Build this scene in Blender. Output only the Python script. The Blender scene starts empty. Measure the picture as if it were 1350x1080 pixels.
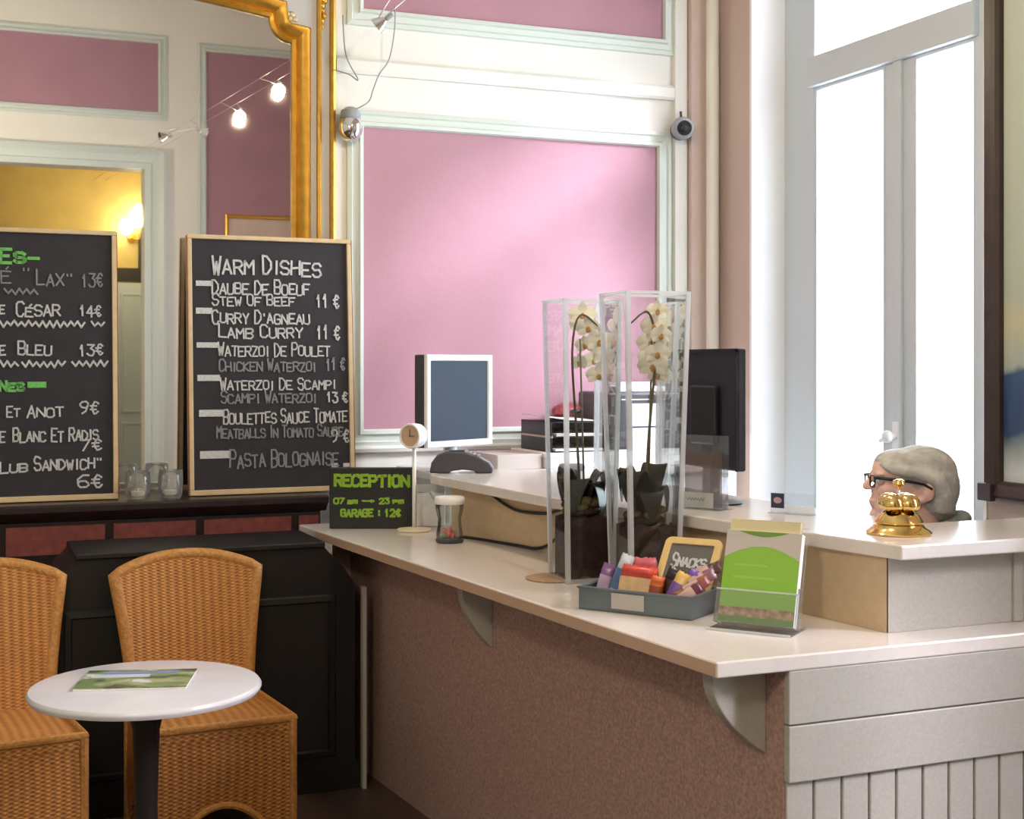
import bpy, bmesh, math, random
from mathutils import Vector, Matrix, Euler
random.seed(7)
PI = math.pi
scene = bpy.context.scene
COL = scene.collection

# ------------------------------------------------------------------ camera, sky, sun, exposure
# world: x runs along the mirror wall, y towards it, z up; the camera stands at the origin, 1.58 m high
FPX, EYE, HOR = 1800.0, 1.58, 480.0
YAW = math.radians(22.5)
SY, CY = math.sin(YAW), math.cos(YAW)
cam_d = bpy.data.cameras.new('camera')
cam_d.sensor_width = 36.0
cam_d.lens = 36.0 * FPX / 1350.0
cam_d.shift_y = -(540.0 - HOR) / 1350.0
cam_d.clip_end = 100
cam = bpy.data.objects.new('camera', cam_d)
COL.objects.link(cam)
cam.location = (0, 0, EYE)
cam.rotation_euler = (PI / 2, 0, -YAW)
scene.camera = cam

vs = scene.view_settings
vs.view_transform = 'Standard'
vs.look = 'None'
vs.exposure = 0.62
vs.gamma = 1.0
vs.use_curve_mapping = False

world = bpy.data.worlds.new('overcast_sky')
scene.world = world
world.use_nodes = True
bgn = world.node_tree.nodes['Background']
bgn.inputs['Color'].default_value = (0.80, 0.90, 1.0, 1)
bgn.inputs['Strength'].default_value = 11.5

sun_d = bpy.data.lights.new('hazy_sun', 'SUN')
sun_d.energy = 16.0
sun_d.angle = math.radians(16)
sun_d.color = (0.96, 0.90, 1.0)
sun = bpy.data.objects.new('hazy_sun', sun_d)
COL.objects.link(sun)
sun.rotation_euler = Vector((-1.0, 1.0, -0.86)).to_track_quat('-Z', 'Y').to_euler()

# the room
WR = 3.41       # inner face of the window wall
WB = 5.70       # mirror wall
WF = -0.90      # wall behind the camera
WL = -4.2
ZC = 4.85
WINS = [(3.84, 5.36), (0.62, 1.52)]          # window openings along y
WZ0, WZ1 = 0.72, 3.55

def portal(y0, y1):
    l = bpy.data.lights.new('window_daylight', 'AREA')
    l.shape = 'RECTANGLE'
    l.size, l.size_y = (y1 - y0), (WZ1 - WZ0)
    l.cycles.is_portal = True
    o = bpy.data.objects.new('window_daylight', l)
    COL.objects.link(o)
    o.location = (WR + 0.37, (y0 + y1) / 2, (WZ0 + WZ1) / 2)
    o.rotation_euler = Vector((-1, 0, 0)).to_track_quat('-Z', 'Y').to_euler()
    bpy.context.view_layer.update()
for w_ in WINS:
    portal(*w_)

# ------------------------------------------------------------------ photo ray helpers (pixel ray met with a real plane)
def _w(px, D, py):
    X = (px - 675.0) / FPX * D
    return Vector((D * SY + X * CY, D * CY - X * SY, EYE + (HOR - py) * D / FPX))
def on_z(px, py, z): return _w(px, (EYE - z) * FPX / (py - HOR), py)
def on_y(px, py, y): return _w(px, y / (CY - SY * (px - 675.0) / FPX), py)
def on_x(px, py, x): return _w(px, x / (SY + CY * (px - 675.0) / FPX), py)

# ------------------------------------------------------------------ materials
def hexc(r, g, b):
    f = lambda v: ((v / 255 + 0.055) / 1.055) ** 2.4 if v / 255 > 0.04045 else v / 255 / 12.92
    return (f(r), f(g), f(b), 1)

def mat(name, col, rough=0.5, metal=0.0, noise=None, bump=None, emis=None, spec=None, coat=0.0):
    m = bpy.data.materials.new(name)
    m.use_nodes = True
    nt = m.node_tree
    b = nt.nodes['Principled BSDF']
    col = col if len(col) == 4 else (*col, 1)
    b.inputs['Base Color'].default_value = col
    b.inputs['Roughness'].default_value = rough
    b.inputs['Metallic'].default_value = metal
    if spec is not None: b.inputs['Specular IOR Level'].default_value = spec
    if coat: b.inputs['Coat Weight'].default_value = coat
    tc = None
    if noise or bump:
        tc = nt.nodes.new('ShaderNodeTexCoord')
    if noise:
        sc, amt = noise[0], noise[1]
        n = nt.nodes.new('ShaderNodeTexNoise')
        n.inputs['Scale'].default_value = sc
        n.inputs['Detail'].default_value = 4
        nt.links.new(tc.outputs['Object'], n.inputs['Vector'])
        mr = nt.nodes.new('ShaderNodeMapRange')
        mr.inputs['From Min'].default_value = 0.3
        mr.inputs['From Max'].default_value = 0.7
        nt.links.new(n.outputs['Fac'], mr.inputs['Value'])
        mx = nt.nodes.new('ShaderNodeMix')
        mx.data_type = 'RGBA'
        c2 = noise[2] if len(noise) > 2 else tuple(c * (1 - amt) for c in col[:3]) + (1,)
        mx.inputs[6].default_value = col
        mx.inputs[7].default_value = c2 if len(c2) == 4 else (*c2, 1)
        nt.links.new(mr.outputs['Result'], mx.inputs[0])
        nt.links.new(mx.outputs[2], b.inputs['Base Color'])
    if bump:
        n = nt.nodes.new('ShaderNodeTexNoise')
        n.inputs['Scale'].default_value = bump[0]
        n.inputs['Detail'].default_value = 3
        nt.links.new(tc.outputs['Object'], n.inputs['Vector'])
        bp = nt.nodes.new('ShaderNodeBump')
        bp.inputs['Strength'].default_value = bump[1]
        bp.inputs['Distance'].default_value = 0.01
        nt.links.new(n.outputs['Fac'], bp.inputs['Height'])
        nt.links.new(bp.outputs['Normal'], b.inputs['Normal'])
    if emis:
        b.inputs['Emission Color'].default_value = (*emis[0][:3], 1)
        b.inputs['Emission Strength'].default_value = emis[1]
    return m

def glass_mat(name, tint=(1, 1, 1), gloss=0.12, body=0.0, bodycol=(1, 1, 1), rough=0.02):
    """thin clear sheet: mostly see-through, a little mirror, optionally a little milky body"""
    m = bpy.data.materials.new(name)
    m.use_nodes = True
    nt = m.node_tree
    nt.nodes.remove(nt.nodes['Principled BSDF'])
    out = nt.nodes['Material Output']
    tr = nt.nodes.new('ShaderNodeBsdfTransparent')
    tr.inputs['Color'].default_value = (*tint, 1)
    gl = nt.nodes.new('ShaderNodeBsdfGlossy')
    gl.inputs['Roughness'].default_value = rough
    lw = nt.nodes.new('ShaderNodeLayerWeight')
    lw.inputs['Blend'].default_value = 0.25
    ml = nt.nodes.new('ShaderNodeMath')
    ml.operation = 'MULTIPLY_ADD'
    ml.inputs[1].default_value = 0.7
    ml.inputs[2].default_value = gloss * 0.3
    nt.links.new(lw.outputs['Fresnel'], ml.inputs[0])
    mx = nt.nodes.new('ShaderNodeMixShader')
    nt.links.new(ml.outputs[0], mx.inputs[0])
    nt.links.new(tr.outputs[0], mx.inputs[1])
    nt.links.new(gl.outputs[0], mx.inputs[2])
    last = mx
    if body > 0:
        df = nt.nodes.new('ShaderNodeBsdfDiffuse')
        df.inputs['Color'].default_value = (*bodycol, 1)
        tl = nt.nodes.new('ShaderNodeBsdfTranslucent')
        tl.inputs['Color'].default_value = (*bodycol, 1)
        ad = nt.nodes.new('ShaderNodeMixShader')
        ad.inputs[0].default_value = 0.5
        nt.links.new(df.outputs[0], ad.inputs[1])
        nt.links.new(tl.outputs[0], ad.inputs[2])
        m2 = nt.nodes.new('ShaderNodeMixShader')
        m2.inputs[0].default_value = body
        nt.links.new(mx.outputs[0], m2.inputs[1])
        nt.links.new(ad.outputs[0], m2.inputs[2])
        last = m2
    nt.links.new(last.outputs[0], out.inputs['Surface'])
    return m

def wicker_mat(name, ca, cb, along):
    """woven cane: upright stakes crossed by fine strands, in object space"""
    m = bpy.data.materials.new(name)
    m.use_nodes = True
    nt = m.node_tree
    b = nt.nodes['Principled BSDF']
    b.inputs['Roughness'].default_value = 0.55
    tc = nt.nodes.new('ShaderNodeTexCoord')
    sp = nt.nodes.new('ShaderNodeSeparateXYZ')
    nt.links.new(tc.outputs['Object'], sp.inputs[0])
    def math_(op, a, bb):
        n = nt.nodes.new('ShaderNodeMath')
        n.operation = op
        for i, v in enumerate((a, bb)):
            if v is None: continue
            if isinstance(v, (int, float)): n.inputs[i].default_value = v
            else: nt.links.new(v, n.inputs[i])
        return n.outputs[0]
    x, y, z = sp.outputs
    if along == 'wall':
        p, q = math_('ADD', x, y), z
    else:
        p, q = x, math_('ADD', y, z)
    sa = math_('SINE', math_('MULTIPLY', p, 2 * PI / 0.030), None)
    sb = math_('SINE', math_('MULTIPLY', q, 2 * PI / 0.013), None)
    wv = math_('MULTIPLY', sa, sb)
    h = math_('ADD', math_('MULTIPLY', sa, 0.55), math_('MULTIPLY', wv, 0.45))
    mr = nt.nodes.new('ShaderNodeMapRange')
    mr.inputs['From Min'].default_value = -1
    nt.links.new(h, mr.inputs['Value'])
    ns = nt.nodes.new('ShaderNodeTexNoise')
    ns.inputs['Scale'].default_value = 9
    nt.links.new(tc.outputs['Object'], ns.inputs['Vector'])
    fac = math_('ADD', math_('MULTIPLY', mr.outputs['Result'], 0.75), math_('MULTIPLY', ns.outputs['Fac'], 0.3))
    mx = nt.nodes.new('ShaderNodeMix')
    mx.data_type = 'RGBA'
    mx.inputs[6].default_value = cb
    mx.inputs[7].default_value = ca
    nt.links.new(fac, mx.inputs[0])
    nt.links.new(mx.outputs[2], b.inputs['Base Color'])
    bp = nt.nodes.new('ShaderNodeBump')
    bp.inputs['Strength'].default_value = 0.6
    bp.inputs['Distance'].default_value = 0.006
    nt.links.new(h, bp.inputs['Height'])
    nt.links.new(bp.outputs['Normal'], b.inputs['Normal'])
    return m

MT = {}
MT['cream'] = mat('cream_wall_paint', hexc(228, 228, 224), 0.6, noise=(3, 0.06), bump=(60, 0.05))
MT['ivory'] = mat('ivory_wall_paint', hexc(234, 231, 222), 0.6, noise=(2, 0.06))
MT['pink'] = mat('pink_wall_paint', hexc(174, 130, 146), 0.65, noise=(5, 0.08), bump=(80, 0.06))
MT['moulding'] = mat('pale_green_moulding_paint', hexc(206, 215, 210), 0.45)
MT['beige_wall'] = mat('beige_pier_paint', hexc(205, 186, 176), 0.65, noise=(3, 0.05))
MT['reveal'] = mat('daylight_whitened_reveal', hexc(246, 247, 250), 0.5)  # window paint made whiter here to carry the overexposed daylight
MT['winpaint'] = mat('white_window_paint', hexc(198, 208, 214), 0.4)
MT['white'] = mat('white_plastic', hexc(236, 236, 238), 0.35)
MT['whitepaint'] = mat('white_desk_paint', hexc(232, 230, 224), 0.45, noise=(4, 0.05))
MT['deskpaint'] = mat('greyish_cream_desk_paint', hexc(184, 179, 171), 0.5, noise=(160, 0.12))
MT['deskshade'] = mat('speckled_shade_tinted_paint', hexc(190, 156, 146), 0.5, noise=(110, 0.45))  # desk paint tinted to hold the chair side's warm shade
MT['risershade'] = mat('tan_shade_tinted_riser', hexc(205, 180, 146), 0.5, noise=(40, 0.1))  # riser's warm shade is mixed into this tan
MT['top'] = mat('pale_laminate_countertop', hexc(226, 218, 212), 0.16, noise=(60, 0.05))
MT['topedge'] = mat('tan_edge_shade_and_divider', hexc(196, 164, 140), 0.35)  # tan holds the worktop edge's shade; also colours the tray divider
MT['floor'] = mat('dark_brown_floor', hexc(84, 66, 58), 0.35, noise=(6, 0.3))
MT['dark_wood'] = mat('near_black_wood', hexc(20, 16, 18), 0.5, noise=(8, 0.3))
MT['mantel'] = mat('black_marble', hexc(44, 34, 36), 0.3, noise=(12, 0.4))
MT['red_marble'] = mat('red_marble', hexc(138, 74, 72), 0.35, noise=(30, 0.35))
MT['gilt'] = mat('gilt_moulding', hexc(206, 156, 62), 0.32, metal=0.75, noise=(25, 0.25))
MT['frame_grey'] = mat('grey_frame_paint', hexc(186, 186, 186), 0.5, noise=(8, 0.06))
MT['mirror'] = mat('silvered_glass', (0.93, 0.92, 0.88), 0.015, metal=1.0)
MT['pine'] = mat('pale_pine', hexc(214, 190, 152), 0.5, noise=(20, 0.15))
MT['pine_side'] = mat('orange_brown_wood_edge', hexc(150, 92, 52), 0.5, noise=(20, 0.2))
MT['slate'] = mat('black_chalkboard', hexc(44, 42, 50), 0.75, noise=(14, 0.25))
MT['chalk'] = mat('white_chalk', hexc(214, 216, 220), 0.9, noise=(120, 0.3))
MT['chalk_dim'] = mat('smudged_white_chalk', hexc(150, 152, 158), 0.9, noise=(150, 0.35))
MT['chalk_green'] = mat('green_chalk', hexc(120, 200, 110), 0.9, noise=(100, 0.25))
MT['chalk_lime'] = mat('lime_chalk', hexc(150, 196, 60), 0.9, noise=(100, 0.3))
MT['signblack'] = mat('black_sign_board', hexc(30, 32, 34), 0.6, noise=(10, 0.2))
MT['wick_a'] = wicker_mat('honey_wicker', hexc(214, 150, 78), hexc(152, 94, 44), 'flat')
MT['wick_b'] = wicker_mat('honey_wicker_skirt', hexc(202, 138, 70), hexc(140, 86, 40), 'wall')
MT['wick_edge'] = mat('braided_wicker_edge', hexc(204, 144, 74), 0.5, noise=(80, 0.35), bump=(90, 0.5))
MT['marble'] = mat('white_marble_top', hexc(222, 220, 226), 0.22, noise=(7, 0.10))
MT['iron'] = mat('black_cast_iron', hexc(34, 28, 26), 0.45, metal=0.3)
MT['black'] = mat('black_plastic', hexc(26, 26, 32), 0.35)
MT['darkgrey'] = mat('dark_grey_plastic', hexc(66, 64, 72), 0.4)
MT['grey'] = mat('grey_plastic', hexc(142, 146, 152), 0.4)
MT['lgrey'] = mat('light_grey_plastic', hexc(196, 200, 206), 0.4)
MT['screen'] = mat('dark_blue_grey_screen', hexc(48, 57, 72), 0.5, spec=.12)
MT['navy'] = mat('navy_back_panel', hexc(40, 40, 54), 0.3, noise=(4, 0.15))
MT['gold'] = mat('polished_brass', hexc(240, 204, 128), 0.14, metal=1.0)
MT['chrome'] = mat('chrome', (0.8, 0.8, 0.82), 0.06, metal=1.0)
MT['steel'] = mat('brushed_steel', (0.55, 0.55, 0.57), 0.3, metal=1.0)
MT['bulb'] = mat('glowing_halogen', (1, 0.9, 0.75), 0.4, emis=((1.0, 0.86, 0.62), 40))
MT['flame'] = mat('glowing_frosted_bulb', (1, 0.9, 0.75), 0.4, emis=((1.0, 0.88, 0.55), 14))
MT['yellow'] = mat('ochre_yellow_wall', hexc(214, 192, 122), 0.6, noise=(6, 0.14))
MT['glass'] = glass_mat('clear_glass', (0.97, 0.985, 0.98), 0.15)
MT['winglass'] = glass_mat('window_glass', (0.99, 1, 1), 0.06)
MT['glassedge'] = glass_mat('glass_edge_glint', (0.95, 0.97, 1.0), 0.3, 0.55, (0.97, 0.98, 1.0))  # milky white body stands in for light caught in the edges
MT['acrylic'] = glass_mat('clear_acrylic', (0.97, 0.98, 0.99), 0.15, 0.03, (0.85, 0.92, 1.0))
MT['bark'] = mat('dark_bark_chips', hexc(66, 40, 36), 0.8, noise=(35, 0.6), bump=(50, 0.8))
MT['moss'] = mat('dried_moss', hexc(120, 104, 70), 0.9, noise=(40, 0.4), bump=(60, 0.8))
MT['leaf'] = mat('dark_orchid_leaf', hexc(44, 46, 38), 0.4, noise=(8, 0.35))
MT['stem'] = mat('brown_green_stem', hexc(92, 84, 56), 0.5)
MT['petal'] = mat('ivory_petal', hexc(252, 248, 232), 0.5, noise=(20, 0.05))
MT['lip'] = mat('tan_orchid_lip', hexc(196, 150, 96), 0.5)
MT['bud'] = mat('dark_bud', hexc(86, 62, 60), 0.5)
MT['galv'] = mat('galvanised_grey_tin', hexc(112, 124, 130), 0.4, metal=0.35, noise=(10, 0.12))
MT['paper'] = mat('white_paper', hexc(238, 236, 232), 0.7)
MT['card'] = mat('cream_card', hexc(222, 208, 180), 0.7)
MT['lime'] = mat('lime_green_print', hexc(138, 192, 58), 0.4)
MT['greyprint'] = mat('pale_grey_print', hexc(196, 190, 184), 0.4)
MT['green2'] = mat('mid_green_print', hexc(104, 148, 52), 0.4)
MT['tanprint'] = mat('tan_print', hexc(214, 202, 160), 0.45)
MT['nutprint'] = mat('mottled_brown_print', hexc(206, 176, 138), 0.5, noise=(70, 0.5, hexc(128, 84, 52)))
MT['disc_shade'] = mat('tan_shadow_tone', hexc(176, 146, 112), 0.8, noise=(60, 0.2))
MT['brown'] = mat('dark_walnut', hexc(70, 54, 54), 0.4, noise=(16, 0.25))
MT['skin'] = mat('fair_skin', hexc(248, 202, 190), 0.5, noise=(9, 0.06))
MT['hair'] = mat('ash_grey_hair', hexc(214, 212, 208), 0.42, noise=(22, 0.4), bump=(55, 0.7))
MT['jacket'] = mat('grey_green_jacket', hexc(96, 104, 98), 0.8, noise=(30, 0.2))
MT['trousers'] = mat('charcoal_trousers', hexc(50, 50, 56), 0.8)
MT['red'] = mat('dull_red_plastic', hexc(150, 50, 62), 0.4)

# ------------------------------------------------------------------ mesh builder
class MB:
    def __init__(s): s.v, s.f, s.mi, s.cur = [], [], [], 0
    def add(s, vs, fs):
        o = len(s.v)
        s.v += [tuple(p) for p in vs]
        for f in fs:
            s.f.append([i + o for i in f]); s.mi.append(s.cur)
        return s
    def box(s, x0, x1, y0, y1, z0, z1, M=None):
        v = [Vector(p) for p in ((x0,y0,z0),(x1,y0,z0),(x1,y1,z0),(x0,y1,z0),(x0,y0,z1),(x1,y0,z1),(x1,y1,z1),(x0,y1,z1))]
        if M is not None: v = [M @ p for p in v]
        return s.add(v, [(3,2,1,0),(4,5,6,7),(0,1,5,4),(1,2,6,5),(2,3,7,6),(3,0,4,7)])
    def prism(s, poly, z0, z1, M=None):
        a = sum(poly[i][0]*poly[(i+1)%len(poly)][1]-poly[(i+1)%len(poly)][0]*poly[i][1] for i in range(len(poly)))
        if a < 0: poly = poly[::-1]
        n = len(poly)
        v = [Vector((p[0],p[1],z0)) for p in poly]+[Vector((p[0],p[1],z1)) for p in poly]
        if M is not None: v = [M @ p for p in v]
        return s.add(v, [list(range(n))[::-1], list(range(n,2*n))]+[(i,(i+1)%n,n+(i+1)%n,n+i) for i in range(n)])
    def lathe(s, prof, n=32, c=(0,0,0), M=None, cap=True):
        v, f = [], []
        for r, z in prof:
            for k in range(n):
                a = 2*PI*k/n
                p = Vector((c[0]+r*math.cos(a), c[1]+r*math.sin(a), c[2]+z))
                v.append(M @ p if M is not None else p)
        m = len(prof)
        for i in range(m-1):
            for k in range(n):
                f.append((i*n+k, i*n+(k+1)%n, (i+1)*n+(k+1)%n, (i+1)*n+k))
        if cap:
            f.append(list(range(n))[::-1]); f.append(list(range((m-1)*n, m*n)))
        return s.add(v, f)
    def tube(s, pts, r, n=10, cap=True):
        pts = [Vector(p) for p in pts]
        rr = r if isinstance(r, (list, tuple)) else [r]*len(pts)
        v, f = [], []
        up = None
        for i, p in enumerate(pts):
            d = (pts[min(i+1,len(pts)-1)] - pts[max(i-1,0)])
            if d.length < 1e-9: d = Vector((0,0,1))
            d.normalize()
            if up is None:
                up = d.cross(Vector((0,0,1)) if abs(d.z) < 0.9 else Vector((1,0,0))).normalized()
            up = (up - d*up.dot(d))
            up = up.normalized() if up.length > 1e-6 else d.orthogonal().normalized()
            w = d.cross(up)
            for k in range(n):
                a = 2*PI*k/n
                v.append(p + (up*math.cos(a)+w*math.sin(a))*rr[i])
        for i in range(len(pts)-1):
            for k in range(n):
                f.append((i*n+k, i*n+(k+1)%n, (i+1)*n+(k+1)%n, (i+1)*n+k))
        if cap:
            f.append(list(range(n))[::-1]); f.append(list(range((len(pts)-1)*n, len(pts)*n)))
        return s.add(v, f)
    def ell(s, c, r, M=None, nu=24, nv=14):
        v, f = [], []
        r = r if isinstance(r, (list, tuple)) else (r,r,r)
        R = M if M is not None else Matrix.Identity(3)
        R = R.to_3x3()
        c = Vector(c)
        v.append(c + R @ Vector((0,0,-r[2])))
        for i in range(1, nv):
            t = -PI/2 + PI*i/nv
            for k in range(nu):
                a = 2*PI*k/nu
                v.append(c + R @ Vector((r[0]*math.cos(t)*math.cos(a), r[1]*math.cos(t)*math.sin(a), r[2]*math.sin(t))))
        v.append(c + R @ Vector((0,0,r[2])))
        for k in range(nu): f.append((0, 1+(k+1)%nu, 1+k))
        for i in range(nv-2):
            for k in range(nu):
                a, b = 1+i*nu+k, 1+i*nu+(k+1)%nu
                f.append((a, b, b+nu, a+nu))
        L = len(v)-1
        for k in range(nu): f.append((L, 1+(nv-2)*nu+k, 1+(nv-2)*nu+(k+1)%nu))
        return s.add(v, f)
    def grid(s, fn, nu, nv, closed_u=False):
        v = [fn(i/(nu if closed_u else nu-1), j/(nv-1)) for j in range(nv) for i in range(nu)]
        f = []
        for j in range(nv-1):
            for i in range(nu if closed_u else nu-1):
                i2 = (i+1) % nu
                f.append((j*nu+i, j*nu+i2, (j+1)*nu+i2, (j+1)*nu+i))
        return s.add(v, f)
    def sheet(s, fn, nu, nv, th):
        """closed sheet: fn(u,v)->(point, normal)"""
        A = [fn(i/(nu-1), j/(nv-1)) for j in range(nv) for i in range(nu)]
        v = [p for p, n in A] + [p + n*th for p, n in A]
        N = nu*nv
        f = []
        for j in range(nv-1):
            for i in range(nu-1):
                q = (j*nu+i, j*nu+i+1, (j+1)*nu+i+1, (j+1)*nu+i)
                f.append(q[::-1]); f.append(tuple(k+N for k in q))
        edge = [i for i in range(nu)] + [j*nu+nu-1 for j in range(1,nv)] + [(nv-1)*nu+i for i in range(nu-2,-1,-1)] + [j*nu for j in range(nv-2,0,-1)]
        for a, b in zip(edge, edge[1:]+edge[:1]):
            f.append((a, b, b+N, a+N))
        return s.add(v, f)
    def sweep(s, path, prof, mp, closed=False, left=True):
        """mitred moulding: path 2D, prof [(offset to the left, height)], mp(a,b,h)->point"""
        n = len(path)
        P = [Vector((p[0],p[1])) for p in path]
        v = []
        for i in range(n):
            a = P[i]-P[i-1] if (i > 0 or closed) else P[1]-P[0]
            b = P[(i+1)%n]-P[i] if (i < n-1 or closed) else P[n-1]-P[n-2]
            a.normalize(); b.normalize()
            na, nb = Vector((-a.y,a.x)), Vector((-b.y,b.x))
            m = na+nb
            m = m/max(0.25, m.length_squared)*2
            for o, h in prof:
                q = P[i]+m*(o if left else -o)
                v.append(mp(q.x, q.y, h))
        k = len(prof)
        f = []
        for i in range(n if closed else n-1):
            j = (i+1)%n
            for t in range(k-1):
                f.append((i*k+t, j*k+t, j*k+t+1, i*k+t+1))
        if not closed:
            f.append(list(range(k))); f.append([(n-1)*k+t for t in range(k)][::-1])
        return s.add(v, f)
    def xf(s, M):
        s.v = [tuple(M @ Vector(p)) for p in s.v]
        return s
    def build(s, name, m, parent=None, smooth=False, bevel=0, loc=None, rot=None, sub=0, fix=True):
        me = bpy.data.meshes.new(name)
        me.from_pydata(s.v, [], s.f)
        for x in (m if isinstance(m, (list,tuple)) else [m]):
            me.materials.append(x)
        me.polygons.foreach_set('material_index', s.mi)
        if fix:
            bm = bmesh.new(); bm.from_mesh(me)
            bmesh.ops.recalc_face_normals(bm, faces=bm.faces)
            bm.to_mesh(me); bm.free()
        if smooth:
            me.polygons.foreach_set('use_smooth', [True]*len(me.polygons))
            if smooth == 'auto':
                me.set_sharp_from_angle(angle=math.radians(40))
        o = bpy.data.objects.new(name, me)
        COL.objects.link(o)
        if parent is not None: o.parent = parent
        if loc is not None: o.location = loc
        if rot is not None: o.rotation_euler = rot
        if bevel:
            b = o.modifiers.new('soft_edges', 'BEVEL')
            b.width = bevel; b.segments = 2; b.limit_method = 'ANGLE'; b.angle_limit = math.radians(40)
        if sub:
            q = o.modifiers.new('rounding', 'SUBSURF'); q.levels = sub; q.render_levels = sub
        return o

def thing(name, label, cat, loc=(0,0,0), rz=0, group=None):
    o = bpy.data.objects.new(name, None)
    COL.objects.link(o)
    o.empty_display_size = 0.1
    o.location = loc; o.rotation_euler = (0,0,rz)
    return tag(o, label, cat, group)
def tag(o, label, cat, group=None):
    o['label'] = label; o['category'] = cat
    if group: o['group'] = group
    return o
def struct(o, label=None):
    o['kind'] = 'structure'
    if label: o['label'] = label
    return o
def part_label(o, l): o['label'] = l; return o
def copy_tree(o, parent=None):
    c = o.copy(); COL.objects.link(c)
    if parent is not None: c.parent = parent
    for ch in [x for x in bpy.data.objects if x.parent == o]:
        copy_tree(ch, c)
    return c
def Rz(a): return Matrix.Rotation(a, 4, 'Z')
def Rx(a): return Matrix.Rotation(a, 4, 'X')
def Ry(a): return Matrix.Rotation(a, 4, 'Y')
def T(x, y, z): return Matrix.Translation((x, y, z))
def arc(c, r, a0, a1, n): return [(c[0]+r*math.cos(a0+(a1-a0)*i/n), c[1]+r*math.sin(a0+(a1-a0)*i/n)) for i in range(n+1)]
def rrect(x0, x1, y0, y1, r, n=5):
    return arc((x1-r,y0+r),r,-PI/2,0,n)+arc((x1-r,y1-r),r,0,PI/2,n)+arc((x0+r,y1-r),r,PI/2,PI,n)+arc((x0+r,y0+r),r,PI,1.5*PI,n)

# ------------------------------------------------------------------ handwriting (single stroke capitals on a 4 x 6 grid)
GLY = {'A':'00-26-40 12-32','B':'00-06-36-45-44-33-03 33-42-41-30-00','C':'45-36-16-05-01-10-30-41','D':'00-06-26-44-42-20-00',
 'E':'46-06-00-40 03-33','F':'46-06-00 03-33','G':'45-36-16-05-01-10-30-41-43-23','H':'00-06 40-46 03-43','I':'20-26','J':'46-41-30-10-01',
 'K':'00-06 46-03-40','L':'06-00-40','M':'00-06-23-46-40','N':'00-06-40-46','O':'16-05-01-10-30-41-45-36-16','P':'00-06-36-45-44-33-03',
 'R':'00-06-36-45-44-33-03 23-40','S':'45-36-16-05-04-13-33-42-41-30-10-01','T':'06-46 26-20','U':'06-01-10-30-41-46','V':'06-20-46',
 'W':'06-10-24-30-46','X':'00-46 06-40','Y':'06-23-46 23-20','Z':'06-46-00-40','0':'16-05-01-10-30-41-45-36-16','1':'14-26-20',
 '2':'05-16-36-45-44-00-40','3':'06-46-24-43-41-30-10-01','4':'30-36-02-42','5':'46-06-04-34-43-41-30-00','6':'46-26-04-01-10-30-41-42-33-13-02','7':'06-46-10',
 '9':'10-31-44-45-36-16-05-04-13-33-44','\u20ac':'45-36-26-14-12-20-30-41 04-34 02-32',"'":'26-25','-':'03-43',':':'21-22 24-25','.':'20-21','"':'15-16 35-36',
 '>':'03-43-24 43-22','\u00c9':'45-05-00-40 03-33 26-37','m':'00-04-13-14-24-20 24-34-44-40','a':'04-44-40-00-02-42','p':'0-0','\u00cf':'20-24 16-15 36-35'}
GLY['p'] = '04-44-42-02 04-00'
def text(mb, s, x0, x1, z0, z1, w, rnd, y=-0.0015, small=0.78):
    """write s between x0..x1, z0..z1 in the board's own x/z; the first letter of a word stands taller"""
    adv = [0.65 if c in " 'I.:" else 1.0 for c in s]
    tot = sum(adv)
    cw = (x1-x0)/tot
    x = x0
    first = True
    for c, a in zip(s, adv):
        if c == ' ':
            x += cw*a; first = True; continue
        h = (z1-z0)*(1.0 if first or c.isdigit() or c == '\u20ac' else small)
        jz, jr = rnd.uniform(-.06,.06)*(z1-z0), rnd.uniform(-.06,.06)
        gw = cw*a*0.78
        for pl in GLY[c].split(' '):
            pts = []
            for q in pl.split('-'):
                gx, gz = int(q[0])/4, int(q[1])/6
                gx += rnd.uniform(-.04,.04); gz += rnd.uniform(-.03,.03)
                pts.append((x+gx*gw+jr*gz*gw, z0+jz+gz*h))
            stroke(mb, pts, w, y)
        x += cw*a
        first = False
def stroke(mb, pts, w, y=-0.0015):
    for i in range(len(pts)-1):
        a, b = Vector(pts[i]), Vector(pts[i+1])
        d = b-a
        if d.length < 1e-6: continue
        d.normalize()
        n = Vector((-d.y, d.x))*w/2
        a, b = a-d*w*.35, b+d*w*.35
        q = [a+n, b+n, b-n, a-n]
        yy = y - 0.00002*(i % 3)
        mb.add([(p.x, yy, p.y) for p in q]+[(p.x, 0.0002, p.y) for p in q],
               [(0,1,2,3),(7,6,5,4),(0,4,5,1),(1,5,6,2),(2,6,7,3),(3,7,4,0)])
def scribble(mb, x0, x1, z0, z1, w, rnd, y=-0.0015):
    n = max(3, int((x1-x0)/(z1-z0)*1.6))
    pts = []
    for i in range(n+1):
        pts.append((x0+(x1-x0)*i/n, (z0 if i % 2 else z1)+rnd.uniform(-.2,.2)*(z1-z0)))
    stroke(mb, pts, w, y)
#@@SHELL
# ------------------------------------------------------------------ the setting
struct(MB().box(WL-.2, WR+.4, -4.3, WB+.2, -.1, 0).build('floor', MT['floor']))
struct(MB().box(WL-.2, WR+.4, -4.3, WB+.2, ZC, ZC+.1).build('ceiling', MT['cream']))
struct(MB().box(WL-.2, WL, -4.3, WB, 0, ZC).build('wall_left', MT['ivory']))

PROF = [(-.078,0),(-.074,.014),(-.056,.02),(-.05,.010),(-.026,.012),(-.02,.026),(-.006,.024),(0,.006)]
def rect(x0, x1, z0, z1): return [(x0,z0),(x1,z0),(x1,z1),(x0,z1)]

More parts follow.
